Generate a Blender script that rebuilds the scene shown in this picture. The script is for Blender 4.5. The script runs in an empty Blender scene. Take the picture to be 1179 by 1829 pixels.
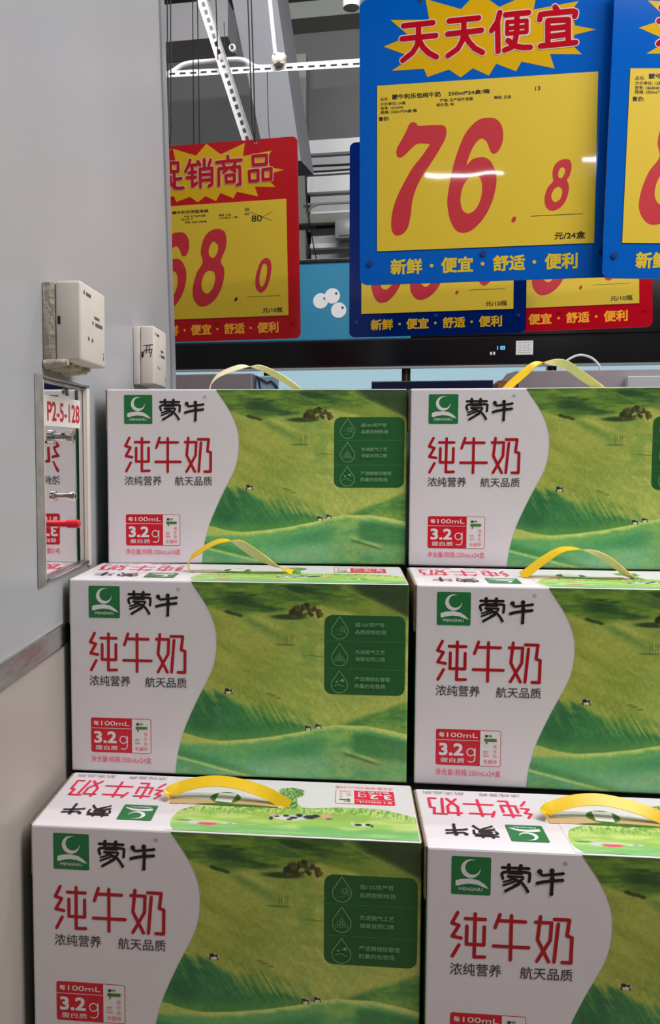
import bpy, bmesh, math, random
import numpy as np
from mathutils import Vector, Matrix

SC = bpy.context.scene
COL = SC.collection
random.seed(4)
EYE = 1.32                                   # camera height above the floor

# ------------------------------------------------------------------ camera
cam_d = bpy.data.cameras.new('camera')
cam = bpy.data.objects.new('camera', cam_d)
COL.objects.link(cam)
cam_d.sensor_fit = 'HORIZONTAL'
cam_d.sensor_width = 36.0
cam_d.lens = 36.0 * 1453.9 / 1179.0
cam_d.shift_x = (589.5 - 476.9) / 1179.0
cam_d.shift_y = -(914.5 - 893.0) / 1179.0
cam_d.clip_start = 0.02
_p, _r, _a = 0.0651, 0.0015, 0.09            # pitch down, roll, heading
_Rx = Matrix(((1, 0, 0), (0, math.cos(_p), -math.sin(_p)), (0, math.sin(_p), math.cos(_p))))
_Ry = Matrix(((math.cos(_r), 0, math.sin(_r)), (0, 1, 0), (-math.sin(_r), 0, math.cos(_r))))
_Rz = Matrix(((math.cos(_a), math.sin(_a), 0), (-math.sin(_a), math.cos(_a), 0), (0, 0, 1)))
_M = _Ry @ _Rx @ _Rz
_cm = Matrix((_M[0], _M[2], -Vector(_M[1]))).transposed().to_4x4()
_cm.translation = (0, 0, EYE)
cam.matrix_world = _cm
SC.camera = cam

# ------------------------------------------------------------------ world, lights, exposure
SC.view_settings.view_transform = 'Standard'
SC.view_settings.look = 'None'
SC.view_settings.gamma = 1.0
SC.view_settings.use_curve_mapping = False
SC.view_settings.exposure = 0.0
SC.cycles.use_denoising = True
W = bpy.data.worlds.new('world')
SC.world = W
W.use_nodes = True
W.node_tree.nodes['Background'].inputs[0].default_value = (1.0, 0.98, 0.97, 1)
W.node_tree.nodes['Background'].inputs[1].default_value = 0.10


def lamp(name, loc, sx, sy, power, rot=(0, 0, 0), col=(1, 0.968, 0.975)):
    d = bpy.data.lights.new(name, 'AREA')
    d.shape = 'RECTANGLE'
    d.size = sx
    d.size_y = sy
    d.energy = power
    d.color = col
    o = bpy.data.objects.new(name, d)
    o.location = loc
    o.rotation_euler = rot
    COL.objects.link(o)
    return o


# rows of ceiling tubes across the aisle, plus unseen fill rows added for brightness
lamp('tube_and_fill_row', (1.95, 0.20, 3.05), 2.6, 0.06, 57)
lamp('tube_and_fill_row', (1.3, 0.80, 3.05), 2.0, 0.06, 33)  # unseen row added above the cartons to brighten their lids
lamp('tube_and_fill_row', (0.2, 1.78, 3.05), 1.0, 0.06, 11)  # short unseen row added to brighten the red sign at left
lamp('tube_and_fill_row', (0.50, -2.40, 2.98), 0.52, 0.04, 9)
lamp('tube_and_fill_row', (1.45, -2.40, 2.98), 0.40, 0.04, 5.5)
lamp('tube_and_fill_row', (0.5, 2.05, 3.15), 3.0, 0.06, 12)
lamp('tube_and_fill_row', (0.2, 3.0, 4.7), 4.0, 0.06, 150, (1.05, 0, 0))  # unseen fill added high up, tilted away from the cartons to light the background

# ------------------------------------------------------------------ materials


def lin(c):
    c = c / 255.0
    return c / 12.92 if c <= 0.04045 else ((c + 0.055) / 1.055) ** 2.4


def rgb(r, g, b, k=1.0):
    return (min(lin(r) * k, 0.95), min(lin(g) * k, 0.95), min(lin(b) * k, 0.95), 1)


def mat(name, col, rough=0.5, metal=0.0, spec=0.5, emit=None, estr=0.0, coat=0.0, coat_rough=0.03):
    m = bpy.data.materials.new(name)
    m.use_nodes = True
    b = m.node_tree.nodes['Principled BSDF']
    b.inputs['Base Color'].default_value = col
    b.inputs['Roughness'].default_value = rough
    b.inputs['Metallic'].default_value = metal
    b.inputs['Specular IOR Level'].default_value = spec
    b.inputs['Coat Weight'].default_value = coat
    b.inputs['Coat Roughness'].default_value = coat_rough
    if emit:
        b.inputs['Emission Color'].default_value = emit
        b.inputs['Emission Strength'].default_value = estr
    return m


def noise_mat(name, c1, c2, scale=8, rough=0.5, metal=0.0, spec=0.5, bump=0.0, bscale=None, stretch=(1, 1, 1), detail=4):
    m = mat(name, c1, rough, metal, spec)
    nt = m.node_tree
    b = nt.nodes['Principled BSDF']
    tc = nt.nodes.new('ShaderNodeTexCoord')
    mp = nt.nodes.new('ShaderNodeMapping')
    mp.inputs['Scale'].default_value = stretch
    nz = nt.nodes.new('ShaderNodeTexNoise')
    nz.inputs['Scale'].default_value = scale
    nz.inputs['Detail'].default_value = detail
    rp = nt.nodes.new('ShaderNodeValToRGB')
    rp.color_ramp.elements[0].color = c1
    rp.color_ramp.elements[1].color = c2
    rp.color_ramp.elements[0].position = 0.3
    rp.color_ramp.elements[1].position = 0.7
    nt.links.new(tc.outputs['Object'], mp.inputs['Vector'])
    nt.links.new(mp.outputs['Vector'], nz.inputs['Vector'])
    nt.links.new(nz.outputs['Fac'], rp.inputs['Fac'])
    nt.links.new(rp.outputs['Color'], b.inputs['Base Color'])
    if bump:
        n2 = nt.nodes.new('ShaderNodeTexNoise')
        n2.inputs['Scale'].default_value = bscale or scale
        n2.inputs['Detail'].default_value = 3
        bp = nt.nodes.new('ShaderNodeBump')
        bp.inputs['Strength'].default_value = bump
        bp.inputs['Distance'].default_value = 0.01
        nt.links.new(mp.outputs['Vector'], n2.inputs['Vector'])
        nt.links.new(n2.outputs['Fac'], bp.inputs['Height'])
        nt.links.new(bp.outputs['Normal'], b.inputs['Normal'])
    return m


def vcol_mat(name, rough=0.4, spec=0.5):
    m = mat(name, (1, 1, 1, 1), rough, 0, spec)
    nt = m.node_tree
    a = nt.nodes.new('ShaderNodeVertexColor')
    a.layer_name = 'print'
    nt.links.new(a.outputs['Color'], nt.nodes['Principled BSDF'].inputs['Base Color'])
    return m


def sleeve_mat(name, col, rough=0.55, wave=0.10):
    """print or card lying under a clear, slightly wavy plastic sleeve"""
    m = mat(name, col, rough, 0, 0.3, coat=0.75, coat_rough=0.035)
    nt = m.node_tree
    b = nt.nodes['Principled BSDF']
    tc = nt.nodes.new('ShaderNodeTexCoord')
    mp = nt.nodes.new('ShaderNodeMapping')
    mp.inputs['Scale'].default_value = (1.0, 0.0, 1.3)
    nz = nt.nodes.new('ShaderNodeTexNoise')
    nz.inputs['Scale'].default_value = 5.0
    nz.inputs['Detail'].default_value = 1.5
    bp = nt.nodes.new('ShaderNodeBump')
    bp.inputs['Strength'].default_value = wave
    bp.inputs['Distance'].default_value = 0.012
    nt.links.new(tc.outputs['Object'], mp.inputs['Vector'])
    nt.links.new(mp.outputs['Vector'], nz.inputs['Vector'])
    nt.links.new(nz.outputs['Fac'], bp.inputs['Height'])
    nt.links.new(bp.outputs['Normal'], b.inputs['Coat Normal'])
    return m


KP = 2.05      # printed colours as photographed on a front panel whose white reads about 168
M = {}
M['board_white'] = noise_mat('coated_white_board', (0.775, 0.735, 0.76, 1), (0.805, 0.765, 0.79, 1), 6, 0.34, 0, 0.45, 0.05, 14)
M['board_green'] = mat('coated_green_board', rgb(24, 82, 40, 1.6), 0.35)
M['tan_board'] = mat('bare_tan_board', rgb(205, 172, 122), 0.7)
M['lit_lid_red'] = mat('red_ink_lid_lit', rgb(196, 22, 62, 1.5), 0.36)  # red ink made pinker and brighter; the lid's strong light put into its colour
M['kraft'] = noise_mat('kraft_edge', rgb(150, 135, 110, 1.1), rgb(105, 92, 72, 1.1), 120, 0.8, stretch=(1, 3, 1))
M['print'] = vcol_mat('printed_picture', 0.36)
M['red_ink'] = mat('red_ink', rgb(172, 12, 30, 1.12), 0.3)
M['pink_ink'] = mat('pink_red_ink', rgb(190, 60, 80, KP), 0.36)
M['badge_red'] = mat('badge_red_ink', rgb(176, 16, 34, 1.5), 0.3)
M['black_ink'] = mat('black_ink', rgb(22, 18, 18), 0.36)
M['grey_ink'] = mat('grey_ink', rgb(64, 60, 62), 0.36)
M['pale_ink'] = mat('pale_grey_ink', rgb(150, 145, 148), 0.4)
M['logo_green'] = mat('logo_green_ink', rgb(20, 88, 44, 1.9), 0.36)
M['white_ink'] = mat('white_ink', (0.80, 0.80, 0.79, 1), 0.36)
M['mint_ink'] = mat('mint_line_ink', rgb(105, 140, 105, 1.7), 0.4)
M['mint_line'] = mat('mint_divider_ink', rgb(60, 110, 68, 1.6), 0.4)
M['panel_green'] = mat('dark_green_ink', rgb(26, 74, 34, 1.75), 0.36)
M['leaf_ink'] = mat('leaf_ink', rgb(60, 100, 30, 1.5), 0.4)
M['strap_yellow'] = mat('yellow_strap', rgb(250, 205, 20), 0.38)
M['strap_cream'] = mat('cream_strap', rgb(248, 234, 196), 0.45)
M['strap_white'] = mat('white_strap', rgb(225, 228, 228), 0.45)

M['sign_blue'] = mat('sign_blue', rgb(0, 88, 180), 0.10, 0, 0.4)
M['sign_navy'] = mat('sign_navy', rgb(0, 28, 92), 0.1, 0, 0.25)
M['sign_red'] = mat('sign_red', rgb(178, 6, 18), 0.10, 0, 0.5)
M['sign_yellow'] = mat('sign_yellow_print', rgb(208, 164, 14), 0.1)
M['sign_yellow_b'] = mat('sign_yellow_lettering', rgb(214, 184, 44), 0.1)
M['sign_orange'] = mat('sign_orange_lettering', rgb(246, 170, 44), 0.1)
M['sign_glyph'] = mat('sign_red_lettering', rgb(176, 4, 26), 0.1)
M['sign_white'] = mat('sign_white_outline', rgb(214, 190, 186), 0.1)
M['card_yellow'] = sleeve_mat('yellow_price_card', rgb(210, 180, 36))
M['card_red'] = sleeve_mat('price_red_ink', rgb(186, 34, 46))
M['card_black'] = sleeve_mat('price_black_ink', rgb(30, 26, 18))
M['stud_blue'] = mat('blue_stud', rgb(8, 50, 120), 0.3)
M['cord'] = mat('black_cord', rgb(20, 18, 22), 0.6)

M['wall_paint'] = noise_mat('grey_wall_sheet', rgb(170, 172, 176), rgb(175, 177, 181), 3, 0.32, 0, 0.4, 0.04, 5)
M['tile'] = noise_mat('beige_wall_tile', rgb(168, 160, 154), rgb(178, 170, 163), 5, 0.3, 0, 0.4, 0.0, None, (1, 1, 0.15))
M['frame_grey'] = noise_mat('worn_grey_frame', rgb(128, 125, 121), rgb(150, 147, 143), 40, 0.5, bump=0.2, bscale=60)
M['steel'] = noise_mat('stainless_trim', (0.55, 0.55, 0.54, 1), (0.68, 0.68, 0.67, 1), 30, 0.22, 1.0, 0.5, 0.12, 25, (1, 1, 6))
M['mirror'] = noise_mat('mirror_steel', (0.84, 0.84, 0.84, 1), (0.87, 0.87, 0.87, 1), 6, 0.03, 1.0, 0.5, 0.02, 14)
M['white_plastic'] = noise_mat('off_white_plastic', rgb(214, 207, 197), rgb(220, 214, 205), 20, 0.45)
M['plaster'] = noise_mat('rough_sealant', rgb(170, 160, 145), rgb(200, 192, 180), 60, 0.9, 0, 0.3, 0.6, 90)
M['paper'] = mat('white_label', rgb(232, 230, 226), 0.5)
M['label_red'] = mat('label_red', rgb(196, 24, 50), 0.5)
M['chrome'] = mat('bright_steel', (0.72, 0.72, 0.72, 1), 0.16, 1.0)
M['dark_steel'] = mat('dark_socket', rgb(30, 30, 32), 0.4, 0.6)
M['red_plastic'] = mat('red_plastic', rgb(220, 20, 46), 0.3)
M['black'] = mat('black_plastic', rgb(14, 14, 14), 0.3)

M['cabinet_black'] = noise_mat('black_glossy_canopy', rgb(10, 10, 12), rgb(20, 20, 22), 3, 0.16, 0, 0.4, 0.02, 5)
M['teal'] = noise_mat('teal_header', rgb(38, 128, 168), rgb(46, 136, 172), 2, 0.4)
M['bubble_white'] = mat('white_disc', rgb(235, 235, 235), 0.4)
M['bubble_grey'] = mat('grey_disc', rgb(70, 95, 105), 0.4)
M['cabinet_grey'] = mat('cabinet_edge', rgb(150, 152, 156), 0.3)
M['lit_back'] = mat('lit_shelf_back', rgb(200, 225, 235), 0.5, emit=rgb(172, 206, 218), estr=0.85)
M['display'] = mat('cyan_digits', rgb(10, 20, 30), 0.4, emit=rgb(90, 190, 255), estr=1.6)
M['display_white'] = mat('white_icons', rgb(120, 120, 120), 0.4, emit=rgb(220, 220, 220), estr=0.5)
M['brass'] = mat('brass_post', rgb(150, 110, 60), 0.3, 0.8)
M['grey_card'] = noise_mat('grey_carton', rgb(150, 142, 148), rgb(160, 153, 158), 10, 0.6)
M['navy_card'] = mat('navy_carton', rgb(12, 24, 70), 0.4)
M['brown_card'] = noise_mat('brown_carton', rgb(160, 98, 66), rgb(176, 112, 78), 20, 0.7)
M['pale_card'] = mat('pale_carton', rgb(190, 190, 194), 0.5)
M['poster'] = mat('pale_blue_poster', rgb(160, 200, 220), 0.5)
M['back_wall'] = noise_mat('grey_back_wall', rgb(103, 104, 105), rgb(110, 111, 112), 2, 0.8)
M['back_panel'] = noise_mat('white_corrugated_panel', rgb(228, 231, 232), rgb(236, 238, 238), 3, 0.6)
M['mid_panel'] = mat('grey_panel', rgb(182, 182, 186), 0.7)
M['beam'] = mat('green_grey_beam', rgb(140, 146, 138), 0.6)
M['duct'] = noise_mat('blue_grey_duct', rgb(124, 127, 132), rgb(130, 133, 138), 2, 0.6)
M['galv'] = noise_mat('galvanised_angle', rgb(205, 206, 206), rgb(222, 222, 222), 12, 0.5, 0.1)
M['cable_white'] = mat('white_cable', rgb(220, 218, 220), 0.5)
M['foam'] = noise_mat('cream_foam', rgb(205, 198, 178), rgb(226, 220, 204), 40, 0.9, bump=0.5, bscale=60)
M['ceiling'] = mat('dark_ceiling', rgb(110, 110, 112), 0.9)
M['floor'] = noise_mat('grey_floor', rgb(142, 124, 108), rgb(152, 134, 116), 3, 0.25)
M['plinth'] = mat('grey_plinth', rgb(60, 62, 60), 0.7)

# ------------------------------------------------------------------ helpers


def tag(o, label=None, cat=None, group=None, kind=None):
    if label:
        o['label'] = label
    if cat:
        o['category'] = cat
    if group:
        o['group'] = group
    if kind:
        o['kind'] = kind
    return o


def empty(name, loc, rz=0.0, matrix=None):
    o = bpy.data.objects.new(name, None)
    o.empty_display_size = 0.05
    COL.objects.link(o)
    if matrix is not None:
        o.matrix_world = matrix
    else:
        o.location = loc
        o.rotation_euler = (0, 0, rz)
    return o


class MB:
    """collects polygons and builds ONE mesh object"""

    def __init__(self):
        self.v = []
        self.f = []
        self.mi = []
        self.mats = []

    def m(self, key):
        if key not in self.mats:
            self.mats.append(key)
        return self.mats.index(key)

    def poly(self, pts, key):
        n = len(self.v)
        self.v += [tuple(p) for p in pts]
        self.f.append(tuple(range(n, n + len(pts))))
        self.mi.append(self.m(key))

    def tris(self, verts, faces, key):
        n = len(self.v)
        self.v += [tuple(p) for p in verts]
        k = self.m(key)
        for f in faces:
            self.f.append(tuple(i + n for i in f))
            self.mi.append(k)

    def box(self, c0, c1, key, bevel=0.0, seg=2, T=None):
        bm = bmesh.new()
        bmesh.ops.create_cube(bm, size=1.0)
        for v in bm.verts:
            v.co = Vector([c0[i] + (c1[i] - c0[i]) * (v.co[i] + 0.5) for i in range(3)])
        if bevel:
            bmesh.ops.bevel(bm, geom=list(bm.edges), offset=bevel, segments=seg, affect='EDGES', profile=0.5)
        bm.verts.index_update()
        vs = [v.co.copy() for v in bm.verts]
        if T is not None:
            vs = [T @ v for v in vs]
        self.tris(vs, [[v.index for v in f.verts] for f in bm.faces], key)
        bm.free()

    def tube(self, pts, r, key, n=8, caps=True):
        pts = [Vector(p) for p in pts]
        rings = []
        for i, p in enumerate(pts):
            t = (pts[min(i + 1, len(pts) - 1)] - pts[max(i - 1, 0)]).normalized()
            a = t.orthogonal().normalized() if i == 0 else (rings[-1][1] - t * rings[-1][1].dot(t)).normalized()
            rings.append((p, a, t.cross(a)))
        vs = []
        for i, (p, a, b) in enumerate(rings):
            rr = r[i] if isinstance(r, (list, tuple)) else r
            for k in range(n):
                w = 2 * math.pi * k / n
                vs.append(p + a * (rr * math.cos(w)) + b * (rr * math.sin(w)))
        fs = []
        for i in range(len(pts) - 1):
            for k in range(n):
                fs.append((i * n + k, i * n + (k + 1) % n, (i + 1) * n + (k + 1) % n, (i + 1) * n + k))
        if caps:
            fs.append(tuple(range(n - 1, -1, -1)))
            fs.append(tuple((len(pts) - 1) * n + k for k in range(n)))
        self.tris(vs, fs, key)

    def build(self, name, parent=None, smooth=False, loc=None):
        me = bpy.data.meshes.new(name)
        me.from_pydata(self.v, [], self.f)
        for k in self.mats:
            me.materials.append(M[k])
        me.polygons.foreach_set('material_index', self.mi)
        if smooth:
            me.polygons.foreach_set('use_smooth', [True] * len(me.polygons))
        me.update()
        o = bpy.data.objects.new(name, me)
        COL.objects.link(o)
        if parent:
            o.parent = parent
        if loc:
            o.location = loc
        return o


def smooth_edges(o, angle=40):
    """smooth shading that keeps hard edges"""
    me = o.data
    me.polygons.foreach_set('use_smooth', [True] * len(me.polygons))
    bm = bmesh.new()
    bm.from_mesh(me)
    for e in bm.edges:
        e.smooth = e.calc_face_angle(0) < math.radians(angle)
    bm.to_mesh(me)
    bm.free()
    return o


def catmull(pts, n=6, closed=False):
    P = [np.array(p, float) for p in pts]
    out = []
    N = len(P)
    rng = range(N) if closed else range(N - 1)
    for i in rng:
        if closed:
            a, b, c, d = P[(i - 1) % N], P[i], P[(i + 1) % N], P[(i + 2) % N]
        else:
            a, b, c, d = P[max(i - 1, 0)], P[i], P[i + 1], P[min(i + 2, N - 1)]
        for k in range(n):
            t = k / n
            out.append(0.5 * ((2 * b) + (c - a) * t + (2 * a - 5 * b + 4 * c - d) * t * t + (3 * b - a - 3 * c + d) * t ** 3))
    if not closed:
        out.append(P[-1])
    return out


_text_cache = {}


def text_geo(body, bold=0.0):
    k = (body, bold)
    if k in _text_cache:
        return _text_cache[k]
    c = bpy.data.curves.new('tmp_text', 'FONT')
    c.body = body
    c.offset = bold
    c.resolution_u = 4
    o = bpy.data.objects.new('tmp_text', c)
    COL.objects.link(o)
    dg = bpy.context.evaluated_depsgraph_get()
    me = bpy.data.meshes.new_from_object(o.evaluated_get(dg))
    vs = np.array([v.co[:2] for v in me.vertices])
    fs = [tuple(p.vertices) for p in me.polygons]
    bpy.data.objects.remove(o)
    bpy.data.curves.remove(c)
    bpy.data.meshes.remove(me)
    _text_cache[k] = (vs, fs)
    return vs, fs


def fill_geo(loops):
    c = bpy.data.curves.new('tmp_fill', 'CURVE')
    c.dimensions = '2D'
    c.fill_mode = 'BOTH'
    for L in loops:
        s = c.splines.new('POLY')
        s.points.add(len(L) - 1)
        for i, p in enumerate(L):
            s.points[i].co = (p[0], p[1], 0, 1)
        s.use_cyclic_u = True
    o = bpy.data.objects.new('tmp_fill', c)
    COL.objects.link(o)
    dg = bpy.context.evaluated_depsgraph_get()
    me = bpy.data.meshes.new_from_object(o.evaluated_get(dg))
    vs = np.array([v.co[:2] for v in me.vertices])
    fs = [tuple(p.vertices) for p in me.polygons]
    bpy.data.objects.remove(o)
    bpy.data.curves.remove(c)
    bpy.data.meshes.remove(me)
    return vs, fs


class Print:
    """ink on a flat face: 2-D drawing in millimetres, mapped to 3-D by fn(u, v, lift)"""

    def __init__(self, mb, fn, base=0.0003):
        self.mb = mb
        self.fn = fn
        self.lift = base

    def layer(self, d=0.0002):
        self.lift += d

    def _tick(self):
        self.lift += 2.5e-6

    def geo(self, vs, fs, key):
        self._tick()
        self.mb.tris([self.fn(u / 1000.0, v / 1000.0, self.lift) for u, v in vs], fs, key)

    def poly(self, pts, key):
        vs, fs = fill_geo([pts])
        self.geo(vs, fs, key)

    def loops(self, loops, key, n=5):
        vs, fs = fill_geo([catmull(L, n, True) for L in loops])
        self.geo(vs, fs, key)

    def rect(self, u0, v0, u1, v1, key, r=0.0):
        if r <= 0:
            pts = [(u0, v0), (u1, v0), (u1, v1), (u0, v1)]
        else:
            pts = []
            a0, b0, a1, b1 = min(u0, u1), min(v0, v1), max(u0, u1), max(v0, v1)
            for cx, cy, s in ((a1 - r, b1 - r, 0), (a0 + r, b1 - r, 1), (a0 + r, b0 + r, 2), (a1 - r, b0 + r, 3)):
                for k in range(7):
                    w = math.pi / 2 * (s + k / 6)
                    pts.append((cx + r * math.cos(w), cy + r * math.sin(w)))
        self.geo(pts, [tuple(range(len(pts)))], key)

    def disc(self, u, v, r, key, n=20, ry=None, rot=0.0):
        ry = ry or r
        pts = []
        for k in range(n):
            w = 2 * math.pi * k / n
            a, b = r * math.cos(w), ry * math.sin(w)
            pts.append((u + a * math.cos(rot) - b * math.sin(rot), v + a * math.sin(rot) + b * math.cos(rot)))
        self.geo(pts, [tuple(range(n))], key)

    def stroke(self, pts, w, key, smooth=False, w1=None):
        if smooth:
            pts = catmull(pts, 5)
        pts = [np.array(p, float) for p in pts]
        n = len(pts)
        ws = [w if w1 is None else w + (w1 - w) * i / (n - 1) for i in range(n)]
        for i in range(n):
            self.disc(pts[i][0], pts[i][1], ws[i] / 2, key, 14)
        for i in range(n - 1):
            d = pts[i + 1] - pts[i]
            L = np.linalg.norm(d)
            if L < 1e-6:
                continue
            q = np.array([-d[1], d[0]]) / L
            self.geo([pts[i] + q * ws[i] / 2, pts[i] - q * ws[i] / 2, pts[i + 1] - q * ws[i + 1] / 2, pts[i + 1] + q * ws[i + 1] / 2], [(0, 1, 2, 3)], key)

    def line(self, pts, w, key):
        self.stroke(pts, w, key)

    def text(self, body, u0, v0, u1, v1, key, bold=0.0, keep=False):
        """fit the text into the box whose top is v0 and bottom v1 (any v direction)"""
        vs, fs = text_geo(body)
        a = vs.min(0)
        b = vs.max(0)
        s = (vs - a) / (b - a)
        e = abs(bold) * abs(v1 - v0) * 1.15
        sp = [(0, 0)] if e == 0 else [(-1, -1), (1, -1), (1, 1), (-1, 1), (-1, 0), (1, 0), (0, 1), (0, -1)]
        su, sv = (1 if u1 > u0 else -1), (1 if v0 > v1 else -1)
        for a, b in sp:
            out = np.stack([u0 + su * e + (u1 - u0 - 2 * su * e) * s[:, 0] + a * e, v1 + sv * e + (v0 - v1 - 2 * sv * e) * s[:, 1] + b * e], 1)
            self.geo(out, fs, key)


def vnoise(u, v, seed=0):
    """smooth value noise on numpy arrays"""
    rs = np.random.RandomState(seed)
    T = rs.rand(64, 64)
    i = np.floor(u).astype(int)
    j = np.floor(v).astype(int)
    fu = u - i
    fv = v - j
    fu = fu * fu * (3 - 2 * fu)
    fv = fv * fv * (3 - 2 * fv)
    g = lambda a, b: T[a % 64, b % 64]
    return (g(i, j) * (1 - fu) + g(i + 1, j) * fu) * (1 - fv) + (g(i, j + 1) * (1 - fu) + g(i + 1, j + 1) * fu) * fv


def fbm(u, v, seed=0, o=4):
    s = 0
    a = 0.5
    for k in range(o):
        s = s + a * vnoise(u * 2 ** k, v * 2 ** k, seed + k)
        a *= 0.5
    return s / (1 - 0.5 ** o)


def sstep(a, b, x):
    t = np.clip((x - a) / (b - a), 0, 1)
    return t * t * (3 - 2 * t)


def grid_print(name, U, V, C, fn, lift, parent):
    """a finely divided printed picture: U, V in mm, C photographed sRGB 0..255"""
    nr, nc = U.shape
    vs = [fn(U[i, j] / 1000.0, V[i, j] / 1000.0, lift) for i in range(nr) for j in range(nc)]
    fs = [(i * nc + j, i * nc + j + 1, (i + 1) * nc + j + 1, (i + 1) * nc + j) for i in range(nr - 1) for j in range(nc - 1)]
    me = bpy.data.meshes.new(name)
    me.from_pydata(vs, [], fs)
    me.materials.append(M['print'])
    at = me.color_attributes.new('print', 'FLOAT_COLOR', 'POINT')
    c = np.clip(C.reshape(-1, 3) / 255.0, 0, 1)
    l = np.where(c <= 0.04045, c / 12.92, ((c + 0.055) / 1.055) ** 2.4) * KP
    l = np.clip(l, 0, 0.82)
    at.data.foreach_set('color', np.concatenate([l, np.ones((len(l), 1))], 1).astype(np.float32).ravel())
    o = bpy.data.objects.new(name, me)
    COL.objects.link(o)
    o.parent = parent
    return o


def mixc(C, col, w):
    return C + (np.array(col, float) - C) * w[..., None]


# ------------------------------------------------------------------ structure: floor, ceiling, left wall
def struct(o, label=None):
    o['kind'] = 'structure'
    if label:
        o['label'] = label
    return o


b = MB()
b.box((-7, -5, -0.1), (7, 11, 0), 'floor')
struct(b.build('floor'), 'grey shop floor')
b = MB()
b.box((-7, -5, 5.05), (7, 11, 5.15), 'ceiling')
struct(b.build('ceiling'), 'dark grey shop ceiling')

XW = -0.33                                   # face of the wall beside the cartons


def y_end(z):                                # the far edge of the wall leans a little
    t = min(max((z - 1.472) / 0.66, 0), 1.6)
    return 1.598 - 0.085 * t


NY0, NY1, NZ0, NZ1 = 0.884, 1.034, EYE - 0.152, EYE + 0.076      # niche in the wall
ZT0, ZT1 = EYE - 0.2375, EYE - 0.2105        # stainless strip
b = MB()
zs = [ZT1, 1.472, 1.8, 2.13, 2.53, 5.05]
for i in range(len(zs) - 1):
    z0, z1 = zs[i], zs[i + 1]
    y0, y1 = y_end(z0), y_end(z1)
    P = [(XW, -2.5, z0), (XW, y0, z0), (XW, y1, z1), (XW, -2.5, z1)]
    Q = [(-0.95, -2.5, z0), (-0.95, y0, z0), (-0.95, y1, z1), (-0.95, -2.5, z1)]
    if i == 0:                               # the niche for the steel panel is left open
        n0, n1, m0, m1 = NY0, NY1, NZ0, NZ1
        ym = y0
        b.poly([(XW, -2.5, z0), (XW, n0, z0), (XW, n0, z1), (XW, -2.5, z1)], 'wall_paint')
        b.poly([(XW, n1, z0), P[1], P[2], (XW, n1, z1)], 'wall_paint')
        b.poly([(XW, n0, z0), (XW, n1, z0), (XW, n1, m0), (XW, n0, m0)], 'wall_paint')
        b.poly([(XW, n0, m1), (XW, n1, m1), (XW, n1, z1), (XW, n0, z1)], 'wall_paint')
        xr = XW - 0.0108
        b.poly([(xr, n0, m0), (xr, n1, m0), (xr, n1, m1), (xr, n0, m1)], 'wall_paint')
        b.poly([(XW, n0, m0), (XW, n1, m0), (xr, n1, m0), (xr, n0, m0)], 'wall_paint')
        b.poly([(XW, n0, m1), (xr, n0, m1), (xr, n1, m1), (XW, n1, m1)], 'wall_paint')
        b.poly([(XW, n0, m0), (xr, n0, m0), (xr, n0, m1), (XW, n0, m1)], 'wall_paint')
        b.poly([(XW, n1, m0), (XW, n1, m1), (xr, n1, m1), (xr, n1, m0)], 'wall_paint')
    else:
        b.poly(P, 'wall_paint')
    b.poly([P[1], Q[1], Q[2], P[2]], 'wall_paint')
    b.poly([Q[1], Q[0], Q[3], Q[2]], 'wall_paint')
    b.poly([Q[0], P[0], P[3], Q[3]], 'wall_paint')
struct(b.build('wall_left'), 'light grey sheet wall at the left of the cartons')
b = MB()
b.box((-0.95, -2.5, 0), (XW + 0.001, 1.6, ZT0), 'tile')
struct(b.build('wall_left_wainscot'), 'beige tiled lower part of the left wall')
b = MB()
b.box((-0.95, -2.5, ZT0), (XW + 0.004, 1.6, ZT1), 'steel', 0.002)
struct(b.build('trim_1'), 'stainless strip between the grey wall and the beige tiles')
b = MB()                                      # white corner guard at the far end of the wall
for i in range(len(zs) - 1):
    z0, z1 = zs[i], zs[i + 1]
    y0, y1 = y_end(z0), y_end(z1)
    r = [[(XW + dx, y + dy, z) for dx, dy in ((0.0, -0.03), (0.004, -0.03), (0.004, 0.004), (-0.04, 0.004), (-0.04, 0.0), (0, 0))] for y, z in ((y0, z0), (y1, z1))]
    for k in range(5):
        b.poly([r[0][k], r[0][k + 1], r[1][k + 1], r[1][k]], 'cabinet_grey')
struct(b.build('trim_2'), 'pale corner guard on the far edge of the left wall')

# ------------------------------------------------------------------ milk cartons
CW, CH, CD = 0.400, 0.2335, 0.138

CHUN = [[(30.5, 64.6), (25.1, 75.4), (31.9, 77.6), (25.5, 88.9), (34.1, 90.4)], [(32.2, 97.5), (26.0, 109.2)], [(38.1, 70.3), (57.0, 70.3)], [(47.4, 65.0), (47.0, 108.9), (57.0, 108.5)], [(39.6, 77.9), (39.4, 96.2), (56.2, 96.2)], [(56.3, 77.9), (56.2, 96.2)]]
NIU = [[(71.1, 64.5), (66.7, 77.9)], [(69.8, 70.6), (95.5, 70.6)], [(82.1, 65.0), (81.8, 109.8)], [(65.5, 96.6), (99.0, 96.5)]]
NAI = [[(109.6, 64.5), (107.3, 87.7), (118.2, 109.5)], [(105.3, 70.2), (120.2, 70.2), (119.4, 87.7), (107.1, 109.5)], [(122.9, 66.4), (137.0, 66.4), (135.1, 82.3), (139.7, 83.9), (139.3, 109.4), (131.1, 109.4)], [(126.6, 71.0), (123.4, 109.4)]]
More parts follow.
